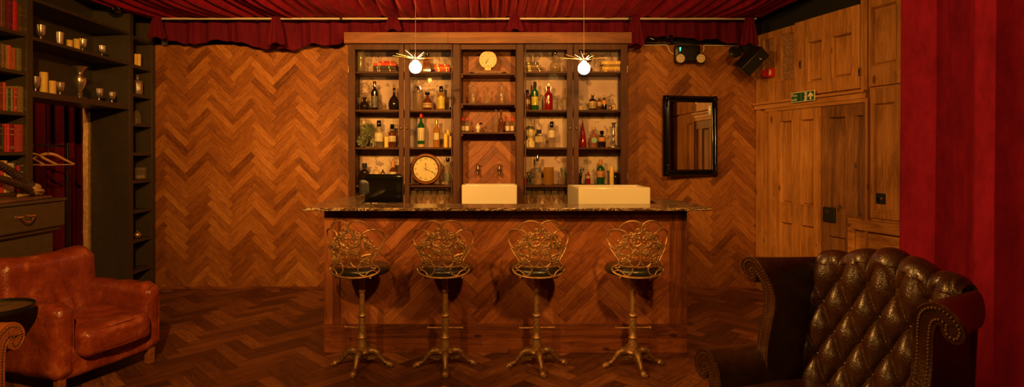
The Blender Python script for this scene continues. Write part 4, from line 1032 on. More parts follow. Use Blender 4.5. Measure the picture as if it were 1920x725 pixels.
    for cx, cy, r in ((332, 236, 35), (224, 326, 36), (340, 394, 31), (244, 486, 34)):
        for s_ in (1, -1):
            x = cx if s_ > 0 else 2*U0-cx; c_ = q(x, cy); rr_ = r/1461*1.12
            m = MB(); M2 = T(c_)
            m.ball((0, 0, 0), (rr_*.85, .006, rr_*.85), 14, M2)
            for i in range(6):
                a = i*pi/3+.3; m.ball((rr_*.72*cos(a), -.001, rr_*.72*sin(a)), (rr_*.40, .005, rr_*.40), 10, M2)
            sprl = [(rr_*(.1+.62*i/26)*cos(i*.62), -.0075+.002*(i/26), rr_*(.1+.62*i/26)*sin(i*.62)) for i in range(27)]
            m.tube(sprl, .0026, 6, M=M2); m.build('rose', M['stool_metal'], t)
    return t
def pegs(t, sides):
    m = MB()
    for s_ in sides:
        m = MB(); m.tube([(s_*.02, 0, .272), (s_*.118, 0, .272)], .0065, 10)
        m.lathe([(.007, 0), (.013, .003), (.014, .009), (.009, .013)], 14, T((s_*.116, 0, .272)) @ R(90*s_, 'Y'))
        m.build('foot_peg', M['stool_metal'], t)
base = make_stool()
LB = ['leftmost bar stool with rose scroll back, turned slightly, before the bar', 'second bar stool from the left with pierced rose scroll back', 'third bar stool from the left with pierced rose scroll back', 'rightmost bar stool with pierced rose scroll back, near the dark armchair']
DS = 3.98
for i, (px, a, sd) in enumerate(((679, -9, (-1,)), (835, 0, (-1, 1)), (1006.5, 3, (-1, 1)), (1187, 2, (-1, 1)))):
    o = base if i == 0 else copy_tree(base)
    if i == 0:
        pass
    o.location = ((px-CX)*DS/F, DS, 0); o.rotation_euler = (0, 0, math.radians(a)); o['label'] = LB[i]; o['group'] = 'bar stools in front of the bar'
_st = [o for o in C.objects if o.name.startswith('bar_stool')]
for o, sd in zip(sorted(_st, key=lambda o: o.location.x), ((-1,), (-1, 1), (-1, 1), (-1, 1))): pegs(o, sd)

# ------------------------------------------------------------------ bookcase along the left side
def lsd(px, dep=0.0):
    k = (950-px)/1050; return (6.3*k-3.95-dep*(1+.067*k))/(k-.067)
ML = Matrix.Translation(OL) @ Matrix.Rotation(RL, 4, 'Z')
def LW(s, y, z): return ML @ Vector((s, y, z))
bc = thing('bookcase', 'tall olive-black fitted bookcase wrapping over the left doorway', 'bookcase', OL, RL)
U = [(.0, .071), (.418, .483), (1.774, 1.838), (3.1, 3.16)]
for a, b in U: MB().box(a, -.37, 0, b, 0, 3.07).build('upright', M['black_paint'], bc, bevel=.002)
for a, b, z0 in ((.071, .418, 0), (.483, 1.774, 2.0), (1.838, 3.1, 0)): MB().box(a, -.38, z0, b, -.365, 3.07).build('back_panel', M['black_paint'], bc, smooth=False)
NZ = [2.742, 2.44, 2.135, 1.823, 1.510, 1.216, .898, .586, .263]
for z in NZ: MB().box(.071, -.365, z-.02, .418, -.004, z+.014).build('shelf', M['black_paint'], bc, bevel=.002)
for a, b in ((2.746, 2.773), (2.43, 2.458), (1.967, 2.02)): MB().box(.483, -.365, a, 1.774, -.002, b).build('shelf', M['black_paint'], bc, bevel=.002)
BZ = [2.466, 2.16, 1.836, 1.523, 1.21, .9, .6, .3]
for z in BZ: MB().box(1.838, -.365, z-.028, 3.1, -.004, z).build('shelf', M['black_paint'], bc, bevel=.002)
MB().box(0, -.38, 3.04, 3.16, .012, 3.09).build('top_board', M['black_paint'], bc, bevel=.003)
# standing books, one by one; px along the spine fronts
def sbook(a, b, z, h, col, label, gilt=True, pale=False, lean=0):
    s1_, s0_ = lsd(a, .03), lsd(b, .03); w = s1_-s0_-.001
    t = thing('book', label, 'book', LW(s0_, -.03, z+.0005), RL, 'upright books on the left bookcase')
    Mx = Matrix(((0, 0, 1, 0), (0, -1, 0, -.075), (1, 0, 0, h/2), (0, 0, 0, 1)))
    c_, p_ = MB(), MB(); book(c_, p_, h, .15, w, Mx); c_.build('cover', bookmat(col), t); p_.build('pages', M['paper'], t, smooth=False)
    if gilt:
        g = MB()
        for f in (.12, .18, .62, .82): g.box(w*.12, -.0005, h*f, w*.88, .0036, h*f+.004)
        g.build('spine_gilding', M['cream'] if pale else M['gold'], t, smooth=False)
rows = [
 (BZ[0], [(-14, -7, .23, (.10, .05, .02), 'dark brown'), (-7, 0, .25, (.2, .03, .02), 'dull red'), (0, 5.5, .245, (.16, .06, .025), 'russet brown'), (6, 9, .235, (.09, .03, .02), 'narrow dark brown'), (13, 22.5, .25, (.13, .012, .035), 'wide plum coloured'), (23, 31.5, .237, (.52, .02, .015), 'bright red'), (32.5, 42, .222, (.10, .05, .02), 'dark brown')], 'top visible shelf'),
 (BZ[1], [(-14, -6, .19, (.3, .05, .03), 'red'), (-6, 1, .19, (.14, .09, .03), 'brown'), (1.5, 9.5, .185, (.20, .13, .045), 'olive brown'), (10, 12, .18, (.3, .2, .12), 'thin pinkish'), (12.5, 20, .185, (.62, .12, .03), 'orange-red'), (20.5, 24, .172, (.35, .11, .05), 'slim rust'), (24.2, 28, .172, (.45, .10, .04), 'rust and black'), (30, 40, .180, (.20, .17, .045), 'moss green')], 'second shelf down'),
 (BZ[2], [(-14, -6, .2, (.3, .02, .02), 'deep red'), (-6, 0, .21, (.2, .12, .04), 'ochre'), (.2, 4, .215, (.22, .012, .02), 'dark crimson'), (4.3, 10.5, .215, (.60, .09, .03), 'vermilion'), (11, 13, .175, (.34, .30, .2), 'thin grey'), (13.2, 19, .178, (.055, .10, .045), 'dark green'), (19.3, 24, .175, (.30, .24, .08), 'yellow-green'), (25, 31, .186, (.50, .05, .03), 'red with white title'), (33, 46, .205, (.27, .18, .055), 'thick tan')], 'third shelf down'),
 (BZ[3], [(-14, -5, .21, (.05, .03, .02), 'black'), (-5, 3, .215, (.03, .035, .025), 'very dark green'), (3.2, 6.5, .20, (.05, .05, .035), 'thin black'), (7.5, 12, .213, (.62, .03, .03), 'scarlet'), (12.3, 17.5, .213, (.68, .05, .05), 'light red'), (17.8, 25, .213, (.20, .012, .02), 'maroon with white title'), (29, 43, .215, (.46, .06, .045), 'thick brick red')], 'fourth shelf down'),
 (BZ[4], [(-14, -4, .25, (.6, .5, .3), 'pale'), (-4, .5, .24, (.6, .06, .03), 'red-orange'), (.7, 6, .24, (.66, .04, .03), 'pillar-box red'), (6.3, 13, .245, (.62, .50, .18), 'pale yellow'), (13.3, 26, .225, (.60, .50, .28), 'thick cream'), (27, 30, .235, (.04, .03, .02), 'slim black'), (30.3, 37, .205, (.66, .015, .05), 'crimson-pink'), (37.3, 44, .245, (.05, .04, .03), 'black with pale title'), (44.2, 46.3, .25, (.42, .10, .05), 'patterned rust'), (46.5, 49.6, .262, (.66, .22, .08), 'tall orange')], 'shelf behind the horns'),
]
for z, bk, wh in rows:
    for a, b, h, c, nm in bk: sbook(a, b, z, h, c, nm+' book standing on the left bookcase, '+wh, 'thin' not in nm, 'white' in nm or 'pale' in nm)
# mercury glass votives and vase, candles
def votive(px, z, h, label, w=.034, dep=.06, kind=0):
    t = thing('votive_glass', label, 'glass', LW(lsd(px, dep), -dep, z+.0005), RL)
    if kind == 0: pr = [(w*.75, 0), (w*.7, .004), (w*.2, .010), (w*.18, h*.22), (w*.6, h*.34), (w*.85, h*.5), (w*.9, h*.75), (w, h), (w*.93, h), (w*.82, h*.72), (w*.5, h*.4)]
    else: pr = [(w*.6, 0), (w*.72, .006), (w*.8, h*.3), (w*.95, h*.8), (w, h), (w*.93, h), (w*.7, h*.2)]
    MB().lathe(pr, 24, flute=.05, fk=10).build('glass_body', M['mercury'], t); return t
b_, c_ = 2.458, 2.02
votive(76, b_, .125, 'silvered footed votive, furthest left on the upper middle shelf')
votive(111, b_, .115, 'silvered tapered votive left of the candle cluster', .033, .07, 1)
votive(154.5, b_, .115, 'silvered footed votive right of the candle cluster')
votive(190.5, b_, .105, 'lone silvered votive at the right of the upper middle shelf')
votive(66, c_, .125, 'silvered votive half hidden by the upright on the lower shelf')
votive(112, c_, .115, 'silvered votive between candles and tall vase')
votive(185.5, c_, .120, 'left of two silvered votives right of the vase')
votive(209.5, c_, .108, 'right of two silvered votives right of the vase')
def lcandle(px, z, wpx, h, label, dep=.06):
    s_ = lsd(px, dep); p = LW(s_, -dep, z+.0005); k = p.y/F
    return candle(px, z, wpx, h/k, label, D=p.y, pos=p)
lcandle(130, b_, 10, .07, 'short yellow candle at the left of the cluster of three')
lcandle(136.5, b_, 8, .082, 'middle yellow candle at the back of the cluster of three', .12)
lcandle(143.5, b_, 11, .098, 'tallest yellow candle of the cluster of three')
lcandle(81.5, c_, 13, .175, 'tall thick yellow candle left on the lower middle shelf')
lcandle(97.5, c_, 12.5, .115, 'shorter yellow candle beside the tall one on the lower middle shelf')
lcandle(253.5, NZ[1]+.0135, 5.5, .135, 'left candle of the pair in the narrow bookcase niche', .08)
lcandle(260.5, NZ[1]+.0135, 7, .135, 'right candle of the pair in the narrow bookcase niche', .05)
t = thing('mercury_vase', 'tall silvered baluster vase on the lower middle shelf', 'vase', LW(lsd(149, .1), -.1, c_+.0005), RL)
MB().lathe([(.062, 0), (.060, .008), (.030, .022), (.020, .035), (.026, .05), (.018, .065), (.022, .08), (.045, .13), (.054, .17), (.050, .195), (.026, .215), (.020, .235), (.028, .26), (.052, .285), (.066, .30), (.060, .302), (.03, .27)], 32).build('vase_body', M['mercury'], t)
t = thing('mercury_bottle', 'speckled silver square bottle with stopper in the narrow niche', 'bottle', LW(lsd(257.5, .07), -.07, NZ[2]+.0145), RL)
MB().lathe([(.045, 0), (.050, .008), (.050, .13), (.042, .155), (.018, .165), (.016, .18), (.02, .184)], 8, a0=pi/8).build('glass_body', M['mercury'], t, bevel=.004)
MB().lathe([(.010, .184), (.018, .195), (.012, .21), (.003, .225)], 12).build('stopper', M['mercury'], t)
t = thing('glass_bottle', 'clear glass bell jar in the narrow niche under the silver bottle', 'jar', LW(lsd(256, .07), -.07, NZ[3]+.0145), RL)
MB().lathe([(.045, 0), (.047, .01), (.042, .07), (.032, .115), (.016, .13), (.014, .14)], 20).build('glass_body', M['clear'], t)
t = thing('glass_bowl', 'cut glass bowl holding a small silvered tealight in the narrow niche', 'bowl', LW(lsd(263, .09), -.09, NZ[5]+.0145), RL)
MB().lathe([(.045, 0), (.055, .006), (.060, .13), (.056, .13), (.050, .012)], 24, flute=.03, fk=12).build('glass_body', M['clear'], t)
m = MB(); rr = random.Random(9)
for i in range(60):
    a = rr.uniform(0, 6.28); m.ball((.050*cos(a)*rr.uniform(.5, 1), .050*sin(a)*rr.uniform(.5, 1), .014+rr.uniform(0, .03)), .007, 6)
m.build('glass_beads', M['mercury'], t)
t = thing('gold_ball', 'small gilded ball ornament low in the narrow niche', 'ornament', LW(lsd(257.5, .04), -.04, NZ[7-1]+.0145-.0), RL)
t.location = LW(lsd(257.5, .05), -.05, .586+.0145)
m = MB(); m.ball((0, 0, .036), .036, 24); m.lathe([(.008, .069), (.008, .078), (.003, .080)], 10); m.build('ball', M['gold'], t)
# camera dome
t = thing('security_camera', 'black dome security camera under the top of the bookcase', 'camera', LW(.62, -.06, 3.04), RL)
MB().lathe([(.085, 0), (.085, -.03), (.078, -.04)][::-1], 28).build('base_ring', M['black_plastic'], t)
m = MB(); m.ball((0, 0, -.05), (.072, .072, .07), 24); m.build('dome', M['black_gloss'], t)
m = MB(); m.lathe([(.022, 0), (.030, .0), (.032, .012), (.022, .014)], 24, T((.045, .035, -.075)) @ R(38, 'Z') @ R(120, 'Y'), cap=False); m.build('lens_ring', M['chrome'], t)

# ------------------------------------------------------------------ chest of drawers with antelope skull
ch = thing('chest_of_drawers', 'olive painted chest of drawers with overhanging top drawer', 'chest of drawers', LW(2.7, .2, 0), RL)
def lb(mb, nm, mat, par, **kw):       # given in bookcase frame coordinates
    mb.v = [tuple(ML @ Vector(v)) for v in mb.v]; return wb(mb, nm, mat, par, **kw)
lb(MB().box(2.06, .005, .06, 3.3, .35, .93), 'carcass', M['chest_paint'], ch, bevel=.004)
lb(MB().box(2.03, .005, .93, 3.32, .39, 1.15), 'top_case', M['chest_paint'], ch, bevel=.004)
lb(MB().box(2.015, .005, 1.150, 3.33, .425, 1.172), 'top_board', M['chest_paint'], ch, bevel=.004)
dr = lb(MB().box(2.022, .385, .962, 3.2, .416, 1.144), 'drawer', M['chest_paint'], ch, bevel=.004)
lb(MB().box(2.07, .34, .66, 3.2, .362, .91), 'drawer', M['chest_paint'], ch, bevel=.004)
lb(MB().box(2.07, .34, .38, 3.2, .362, .64), 'drawer', M['chest_paint'], ch, bevel=.004)
m = MB()
for s_ in (2.38, 2.485):
    m.lathe([(.016, 0), (.014, .006), (.007, .010), (.007, .022), (.014, .028), (.013, .038), (.004, .042)], 16, T((s_, .416, 1.068)) @ R(-90, 'X'))
m.tube([(2.38, .45, 1.066), (2.39, .452, 1.046), (2.41, .452, 1.034), (2.4325, .452, 1.030), (2.455, .452, 1.034), (2.475, .452, 1.046), (2.485, .45, 1.066)], [.004, .005, .005, .0065, .005, .005, .004], 8, smooth=4)
lb(m, 'swan_neck_handle', M['brass'], dr)
pl = MB(); pl.prism([(2.05, .12), (2.07, .36), (2.3, .40), (2.6, .41), (2.9, .38), (2.92, .15), (2.6, .09), (2.3, .08)], 1.1725, 1.192)
for v in range(len(pl.v)): pl.v[v] = tuple(ML @ Vector(pl.v[v]))
solo(pl, 'wooden_plaque', M['plaque'], 'flat brown wooden plaque lying on the chest under the horned skull', 'plaque', LW(2.5, .25, 1.1725), bevel=.006)
sk = thing('horned_skull', 'antelope skull with two long ribbed dark horns lying on its plaque', 'skull', LW(2.2, .27, 1.193), RL)
m = MB()
m.ball((2.13, .27, 1.232), (.055, .040, .038), 18); m.ball((2.085, .28, 1.222), (.030, .026, .026), 14); m.ball((2.19, .27, 1.225), (.05, .042, .032), 16)
m.tube([(2.17, .30, 1.235), (2.12, .318, 1.232), (2.075, .30, 1.222)], [.012, .010, .008], 8, smooth=3); m.ball((2.125, .275, 1.252), (.042, .036, .036), 16); m.tube([(2.20, .25, 1.212), (2.25, .26, 1.205), (2.28, .27, 1.202)], [.026, .018, .008], 10, smooth=3)
m.tube([(2.16, .24, 1.25), (2.15, .25, 1.262)], .026, 12)
lb(m, 'skull', M['bone'], sk)
m = MB(); m.ball((2.115, .305, 1.232), (.015, .010, .014), 10); m.ball((2.20, .305, 1.212), (.03, .010, .014), 10); lb(m, 'eye_sockets', M['ink'], sk)
def horn(pts, rs):
    pp, r2_ = spline([Vector(p) for p in pts], rs, 24)
    r2_ = [r*(1+.08*sin(i*1.6)) for i, r in enumerate(r2_)]
    m = MB(); m.tube(pp, r2_, 14); lb(m, 'horn', M['horn'], sk)
horn([(2.135, .26, 1.255), (2.19, .265, 1.295), (2.29, .27, 1.352), (2.42, .26, 1.425), (2.6, .25, 1.50), (2.85, .24, 1.55)], [.030, .031, .029, .026, .020, .006])
horn([(2.215, .30, 1.235), (2.28, .32, 1.265), (2.36, .335, 1.290), (2.48, .345, 1.325), (2.65, .345, 1.37), (2.85, .33, 1.41)], [.025, .027, .027, .024, .018, .006])

# ------------------------------------------------------------------ clothes rail and hangers
cr = thing('clothes_rail', 'black steel clothes rail standing inside the left doorway', 'clothes rail', (-4.62, 5.3, 0))
m = MB(); m.tube([(.12, .44, .03), (.12, .44, 1.62)], .013, 12); m.build('post', M['steel_black'], cr)
m = MB(); m.tube([(.12, -.60, .03), (.12, -.60, 1.62)], .013, 12); m.build('post', M['steel_black'], cr)
m = MB(); m.tube([(.12, -.60, 1.59), (.12, .44, 1.59)], .010, 12); m.build('hanging_bar', M['steel_black'], cr)
for y in (-.6, .44):
    m = MB(); m.tube([(-.10, y, .03), (.20, y, .03)], .012, 10); 
    for x in (-.10, .20): m.lathe([(.02, 0), (.02, .03)], 12, T((x, y, 0)))
    m.build('foot', M['steel_black'], cr)
for y, rz_, lb_ in ((5.50, 22, 'wooden coat hanger with trouser bar nearest the rail end'), (5.28, 30, 'second wooden coat hanger half hidden by the bookcase upright'), (5.16, 14, 'third coat hanger mostly hidden behind the upright')):
    t = thing('coat_hanger', lb_, 'hanger', (-4.5, y, 1.59), math.radians(rz_))
    m = MB(); hp = [(.0, 0, -.09), (0, 0, -.045), (.014, 0, -.034), (.026, 0, -.018), (.024, 0, .004), (.010, 0, .0125), (-.006, 0, .013), (-.018, 0, .004)]
    m.tube(hp, .002, 6, smooth=4); m.build('hook', M['chrome'], t)
    m = MB(); ap = [(-.21, 0, -.185), (-.14, 0, -.145), (-.06, 0, -.095), (0, 0, -.082), (.06, 0, -.095), (.14, 0, -.145), (.21, 0, -.185)]
    m.tube(ap, [.008, .011, .013, .014, .013, .011, .008], 10, smooth=5, flat=.7); m.build('shoulders', M['hanger'], t)
    m = MB(); m.tube([(-.20, 0, -.188), (.20, 0, -.188)], .0055, 8); m.build('trouser_bar', M['hanger'], t)

# ------------------------------------------------------------------ drapery
def drape(path, z0, z1, lam, amp, seed, nv=24, dens=70, zbot=None, flare=.12, sway=.02):
    pts = [Vector((x, y, 0)) for x, y in path]; pts = spline(pts, 0, 8)[0]
    L = [0]
    for i in range(1, len(pts)): L.append(L[-1]+(pts[i]-pts[i-1]).length)
    tot = L[-1]; n = int(tot*dens); rr = random.Random(seed)
    ph = [rr.uniform(0, 6.28) for _ in range(6)]
    def at(s):
        for i in range(1, len(L)):
            if s <= L[i] or i == len(L)-1:
                f = (s-L[i-1])/(L[i]-L[i-1]); p = pts[i-1].lerp(pts[i], f); d = (pts[i]-pts[i-1]).normalized(); return p, Vector((-d.y, d.x, 0))
    def fn(u, v):
        s = u*tot; p, nn = at(s)
        w = s*2*pi/lam
        drift = sway*(1-v)*sin(w*.31+ph[3])*10
        a = w+.9*sin(w*.37+ph[0])+drift
        c = cos(a); o = amp*(abs(c)**.8*(1 if c > 0 else -1))+amp*.36*sin(2.3*w+ph[1]+v*.8)+amp*.12*sin(5.1*w+ph[2])
        o *= .75+flare*2*(1-v)
        t = Vector((nn.y, -nn.x, 0))
        p = p+nn*o+t*(amp*.45*sin(a*1+1.2)*.6)
        zz = (zbot(p.x) if zbot else z0)
        return (p.x, p.y, zz+(z1-zz)*v)
    m = MB(); m.grid(n, nv, fn); return m
def solo2(m, *a, **k): return solo(m, *a, **k)
m = drape([(3.07, 4.31), (3.05, 4.0), (3.03, 3.5), (2.98, 2.9), (2.95, 2.3), (2.93, 1.5)], .01, 3.25, .50, .115, 14, 30, 120, sway=.03)
solo(m, 'velvet_curtain', M['velvet'], 'full height bright red velvet curtain at the right of the room', 'curtain', (3.0, 3.0, 0), solid=.004)
m = drape([(-5.05, 5.2), (-5.0, 5.9), (-4.98, 6.6), (-4.95, 7.4)], .01, 2.4, .19, .045, 6, 20, 120)
solo(m, 'doorway_curtain', M['velvet_dark'], 'dark red velvet curtain hanging beyond the left doorway', 'curtain', (-5, 6.3, 0), solid=.004)

cp = thing('ceiling_drape', 'red velvet canopy swagged across the ceiling with a hanging valance', 'drapery', (-.5, 5.5, 2.9))
TIES = [520, 738, 965, 1190, 1402]; DP = 6.0
tx = [X(p, DP) for p in TIES]
rr = random.Random(21)
def canopy(u, v):
    d = v**1.3*2.8; D = 6.03-d
    x0 = -3.82+6.56*u
    x = x0+(x0+.6)*.10*d
    k = x0
    near = min(abs(x0-t_) for t_ in tx+[-3.75])
    g = math.exp(-near*near/.18)
    q = x0*(1+.0)+.05*sin(x0*3.1)
    w1 = sin(q*24+2.2*sin(q*2.3)+d*2.2*sin(q*1.7+.4)); w2 = sin(q*47+1.7*sin(q*5.1)+1.3*d); w3 = sin(q*9.3+1.1+d*1.5)
    rise = .115*d+.05*d*d*.3-.035*sin(pi*min(1, d/.9))*(1-g)
    a = min(1, .25+d*1.6)
    z = 2.975+rise+a*(.030*(1-abs(w1))**1.4*1.6-.02+.012*w2+.022*w3)*(.7+.6*g)
    return (x, D, z)
m = MB(); m.grid(560, 34, canopy); wb(m, 'canopy', M['velvet_canopy'], cp, solid=.004)
VB = [(290, 40), (297, 60), (310, 75), (340, 82), (380, 81), (420, 74), (440, 78), (460, 84), (500, 91), (530, 93), (545, 93), (570, 86), (600, 84), (640, 83), (646, 60), (1186, 60), (1188, 92), (1200, 88), (1212, 72), (1230, 68), (1260, 69), (1300, 74), (1330, 73), (1360, 79), (1390, 84), (1402, 88), (1412, 72), (1420, 45)]
DV = 6.14
def vbot(x):
    px = CX+x*F/DV
    for i in range(1, len(VB)):
        if px <= VB[i][0]:
            a, b = VB[i-1], VB[i]; f = max(0, (px-a[0])/(b[0]-a[0])); py = a[1]+(b[1]-a[1])*f; break
    else: py = VB[-1][1]
    z = HC+(HY-py)*DV/F
    if 643 < px < 1187: z = 2.815
    return z+.010*sin(x*17)+.006*sin(x*41)
m = drape([(-3.84, DV), (-2, DV+.0), (0, DV), (1.5, DV), (2.72, DV)], 2.7, 2.975, .26, .028, 3, 14, 90, zbot=vbot)
wb(m, 'valance', M['velvet_dark'], cp, solid=.004)
for i, (px, x) in enumerate(zip(TIES+[298], tx+[X(298, DP)])):
    hgt = {520: .30, 738: .155, 965: .155, 1190: .31, 1402: .31, 298: .24}[px]
    def gf(u, v, x=x, hgt=hgt):
        f = v; a = -1+2*u
        if f < .25: zz = 3.03-.05*(f/.25); w_ = .085-.050*(f/.25); y = 5.975-.0
        else: g_ = (f-.25)/.75; zz = 2.98-hgt*g_; w_ = .035+.065*g_**.8; y = 5.965
        return (x+a*w_, y-.018*cos(a*1.4)+.008*sin(a*11+1.3)*min(1, .5+f), zz+.012*cos(a*5)*(f > .9))
    m = MB(); m.grid(36, 20, gf); wb(m, 'gather', M['velvet_dark'], cp, solid=.004)
pt = thing('curtain_pole', 'long cream pole across the room carrying the red valance', 'pole', (X(860, 6.0), 6.0, 2.957))
m = MB(); m.tube([(X(289, 6.0), 6.0, 2.957), (X(1418, 6.0), 6.0, 2.957)], .0115, 12); wb(m, 'tube', M['pole'], pt)
for px in (300, 640, 1180, 1411):
    m = MB(); m.lathe([(.019, -.012), (.019, .012)], 14, T((X(px, 6.0), 6.0, 2.957)) @ R(90, 'Y')); m.box(X(px, 6)-.006, 6.0, 2.945, X(px, 6)+.006, 6.36, 2.965); wb(m, 'bracket', M['black'], pt)
# black bin-bag like bundle above the wall
m = MB(); 
def bund(q, p): 
    n_ = noise.noise(Vector(q)*14); return (q.x, q.y+n_*.02, q.z+n_*.015)
m.rbox(.34, .12, .10, .04, 18, bund, T((X(1236, 6.22), 6.22, 2.79)))
solo(m, 'plastic_bundle', M['black_gloss'], 'crumpled glossy black plastic bundle above the wall right of the cabinet', 'bundle', (X(1236, 6.22), 6.22, 2.735), )

# ------------------------------------------------------------------ things on the back wall
e = thing('emergency_light', 'black twin head emergency light fitting high on the back wall', 'light', (X(1291, 6.2), 6.295, 2.62))
z_ = Z(100, 6.2)-2.62
m = MB(); m.rbox(.285, .075, .20, .02, 6, M=T((0, -.033, z_))); m.build('housing', M['black_plastic'], e)
for px in (1273, 1311):
    x_ = (px-1291)*6.2/F; zz = Z(111, 6.2)-2.62
    m = MB(); m.lathe([(.03, 0), (.052, .03), (.056, .06), (.056, .068), (.050, .068)], 24, T((x_, -.085, zz)) @ R(90, 'X') @ R(0, 'Z')); h_ = m.build('lamp_head', M['black_plastic'], e)
    m = MB(); m.lathe([(.049, .066), (.046, .072), (.002, .075)], 24, T((x_, -.085, zz)) @ R(90, 'X')); 
    for i in range(7): a = i*.9; m.ball((x_+.026*cos(a), -.16, zz+.026*sin(a)), .007, 6)
    m.build('lens', M['lens'], h_)
m = MB(); m.box(-.092, -.085, z_+.03, -.084, -.082, z_+.062); m.prism([(-.012, 0), (.012, 0), (0, .012)], 0, .003, T((-.088, -.082, z_+.060)) @ R(90, 'X')); m.build('status_led', M['led'], e, smooth=False)
def cable(pts, label, base, r=.0045):
    m = MB(); m.tube([Vector(p) for p in pts], r, 8, smooth=6); solo(m, 'cable', M['cream'], label, 'cable', base)
def Q(px, py, D=6.285): return P(px, py, D)
cable([Q(1196, 84), Q(1215, 84.5), Q(1245, 84), Q(1252, 86), Q(1255, 95), Q(1260, 100), Q(1267, 101)], 'cream cable looping into the left side of the emergency light', Q(1230, 84))
cable([Q(1317, 98), Q(1320, 92), Q(1320, 86), Q(1328, 85), Q(1360, 85.5), Q(1388, 86)], 'cream cable running from the emergency light towards the loudspeaker', Q(1340, 86))
cable([P(1396, 87, 6.25), P(1405, 86, 6.2), P(1412, 80, 6.1), P(1416, 71, 6.05), P(1415, 63, 6.0)], 'cream cable curling up behind the loudspeaker', P(1405, 85, 6.2))
cable([P(291, 38, 6.02), P(291, 50, 6.05), P(294, 58, 6.1), P(300, 65, 6.15)], 'cream cable hanging from the left end of the pole', P(292, 45, 6.02))
m = MB(); c0 = P(306, 80, 6.3); m.box(c0.x-.02, 6.30, 2.735, c0.x+.02, 6.36, 2.80); solo(m, 'junction_box', M['cream'], 'small cream block on top of the wall at the far left', 'block', (c0.x, 6.33, 2.735), bevel=.003)
sp_ = thing('loudspeaker', 'black loudspeaker tilted on a ball mount in the right corner', 'speaker', P(1407, 112, 5.92))
Ms = R(14, 'Z') @ R(24, 'X') @ R(37, 'Y') @ S(.86, .86, .88)
m = MB(); m.prism([(-.085, -.11), (.085, -.11), (.062, .10), (-.062, .10)], -.165, .165, Ms); m.build('cabinet', M['black_plastic'], sp_, bevel=.008)
m = MB(); m.box(-.078, -.114, -.157, .078, -.108, .157, Ms); g_ = m.build('grille', M['black_cloth'], sp_, bevel=.003)
m = MB(); m.box(-.012, -.1165, .060, .022, -.114, .068, Ms @ T((.03, 0, 0)) @ R(-20, 'Y')); m.build('badge', M['cream'], g_, smooth=False)
m = MB(); m.lathe([(.02, 0), (.06, .01), (.066, .03), (.05, .05), (.02, .055)], 24, T((-.155, .05, .075)) @ R(70, 'X')); m.tube([(-.14, .1, .08), (-.06, .16, .12), (.0, .2, .24), (.02, .3, .28)], .018, 10, smooth=4); m.box(-.03, .10, .10, .06, .16, .22); m.build('ball_mount', M['black_plastic'], sp_)

# mirror
mr = thing('wall_mirror', 'tall mirror in an ornate black frame on the herringbone wall', 'mirror', (X(1293.5, 6.22), 6.225, Z(330, 6.22)), math.radians(11))
mw = (1347.5-1239.5)*6.27/F/2; mh = 149*6.27/F
m = MB(); m.box(-mw+.03, -.02, .03, mw-.03, -.004, mh-.03); m.build('backing', M['black'], mr)
m = MB(); q_ = .072; m.box(-mw+q_, -.026, q_, mw-q_, -.022, mh-q_); m.build('mirror_glass', M['mirror'], mr, smooth=False)
prof = [(0, 0), (0, -.028), (.010, -.040), (.024, -.038), (.032, -.028), (.042, -.036), (.052, -.044), (.062, -.040), (.068, -.030), (.076, -.024)]
def framering(pf, mb):
    v = []
    for d, y in pf:
        for sx, sz in ((-1, 0), (1, 0), (1, 1), (-1, 1)):
            v.append((sx*(mw-d), y, d if sz == 0 else mh-d))
    n = len(pf); mb.add(v, [(i*4+k_, i*4+(k_+1) % 4, (i+1)*4+(k_+1) % 4, (i+1)*4+k_) for i in range(n-1) for k_ in range(4)])
m = MB(); framering(prof, m); fr = m.build('frame', M['black_gloss'], mr, ang=50)
for sx in (-1, 1):
    for sz in (0, 1):
        m = MB(); cx_, cz_ = sx*(mw-.034), (.034 if sz == 0 else mh-.034)
        m.ball((cx_, -.040, cz_), (.024, .016, .024), 14)
        for j in range(5):
            a = j*2*pi/5; m.ball((cx_+.026*cos(a), -.036, cz_+.026*sin(a)), (.014, .010, .014), 8)
        for dx, dz in ((-sx, 0), (0, 1 if sz == 0 else -1)):
            m.tube([(cx_+dx*.03, -.038, cz_+dz*.03), (cx_+dx*.06+dz*.012, -.042, cz_+dz*.06+dx*.012), (cx_+dx*.095, -.040, cz_+dz*.095)], [.010, .009, .003], 8, smooth=4)
        m.build('corner_ornament', M['black_gloss'], fr)
m = MB(); m.tube([(-.045, -.006, mh), (0, -.004, mh+.05), (.045, -.006, mh)], .0012, 6); m.build('hanging_wire', M['steel_black'], mr)

# ------------------------------------------------------------------ tan leather armchair, left
ac = thing('leather_armchair', 'worn reddish tan leather armchair in front of the left bookcase', 'armchair', (-2.953, 3.838, 0), math.radians(72.5))
LR = M['leather_red']
def nz(v, s, a): return noise.noise(Vector(v)*s)*a
def armw(sx):
    def f(q, p):
        # puffy scroll arm: swells near front top, slimmer at bottom
        x, y, z = p
        q = Vector(q); q.x += sx*.012*max(0, z)*(1-y*y*.4); q.z += -.018*max(0, z)*(y < -.6)*(abs(y)-.6)/.4
        q.x += nz(q+Vector((sx, 0, 0)), 9, .010); q.z += nz(q+Vector((3, sx, 1)), 8, .010)*(z > 0)
        if y < -.7: q.y += nz(q, 14, .008)
        q.z += .007*sin(q.y*70+3*q.x)*max(0, z)*(y < -.55)
        return q
    return f
for sx in (-1, 1):
    m = MB(); m.rbox(.135, .70, .47, .060, 30, armw(sx), T((sx*.298, -.005, .345))); a_ = m.build('arm', LR, ac, ang=70)
    m = MB()                                    # piping round the front of the arm
    c = [(sx*.298-.040, .16), (sx*.298-.042, .45), (sx*.298-.034, .535), (sx*.298, .56), (sx*.298+.034, .535), (sx*.298+.042, .45), (sx*.298+.040, .16)]
    m.tube([(x_, -.350+(.016 if z > .5 else .004), z) for x_, z in c], .0035, 6, smooth=6); m.build('piping', LR, a_)
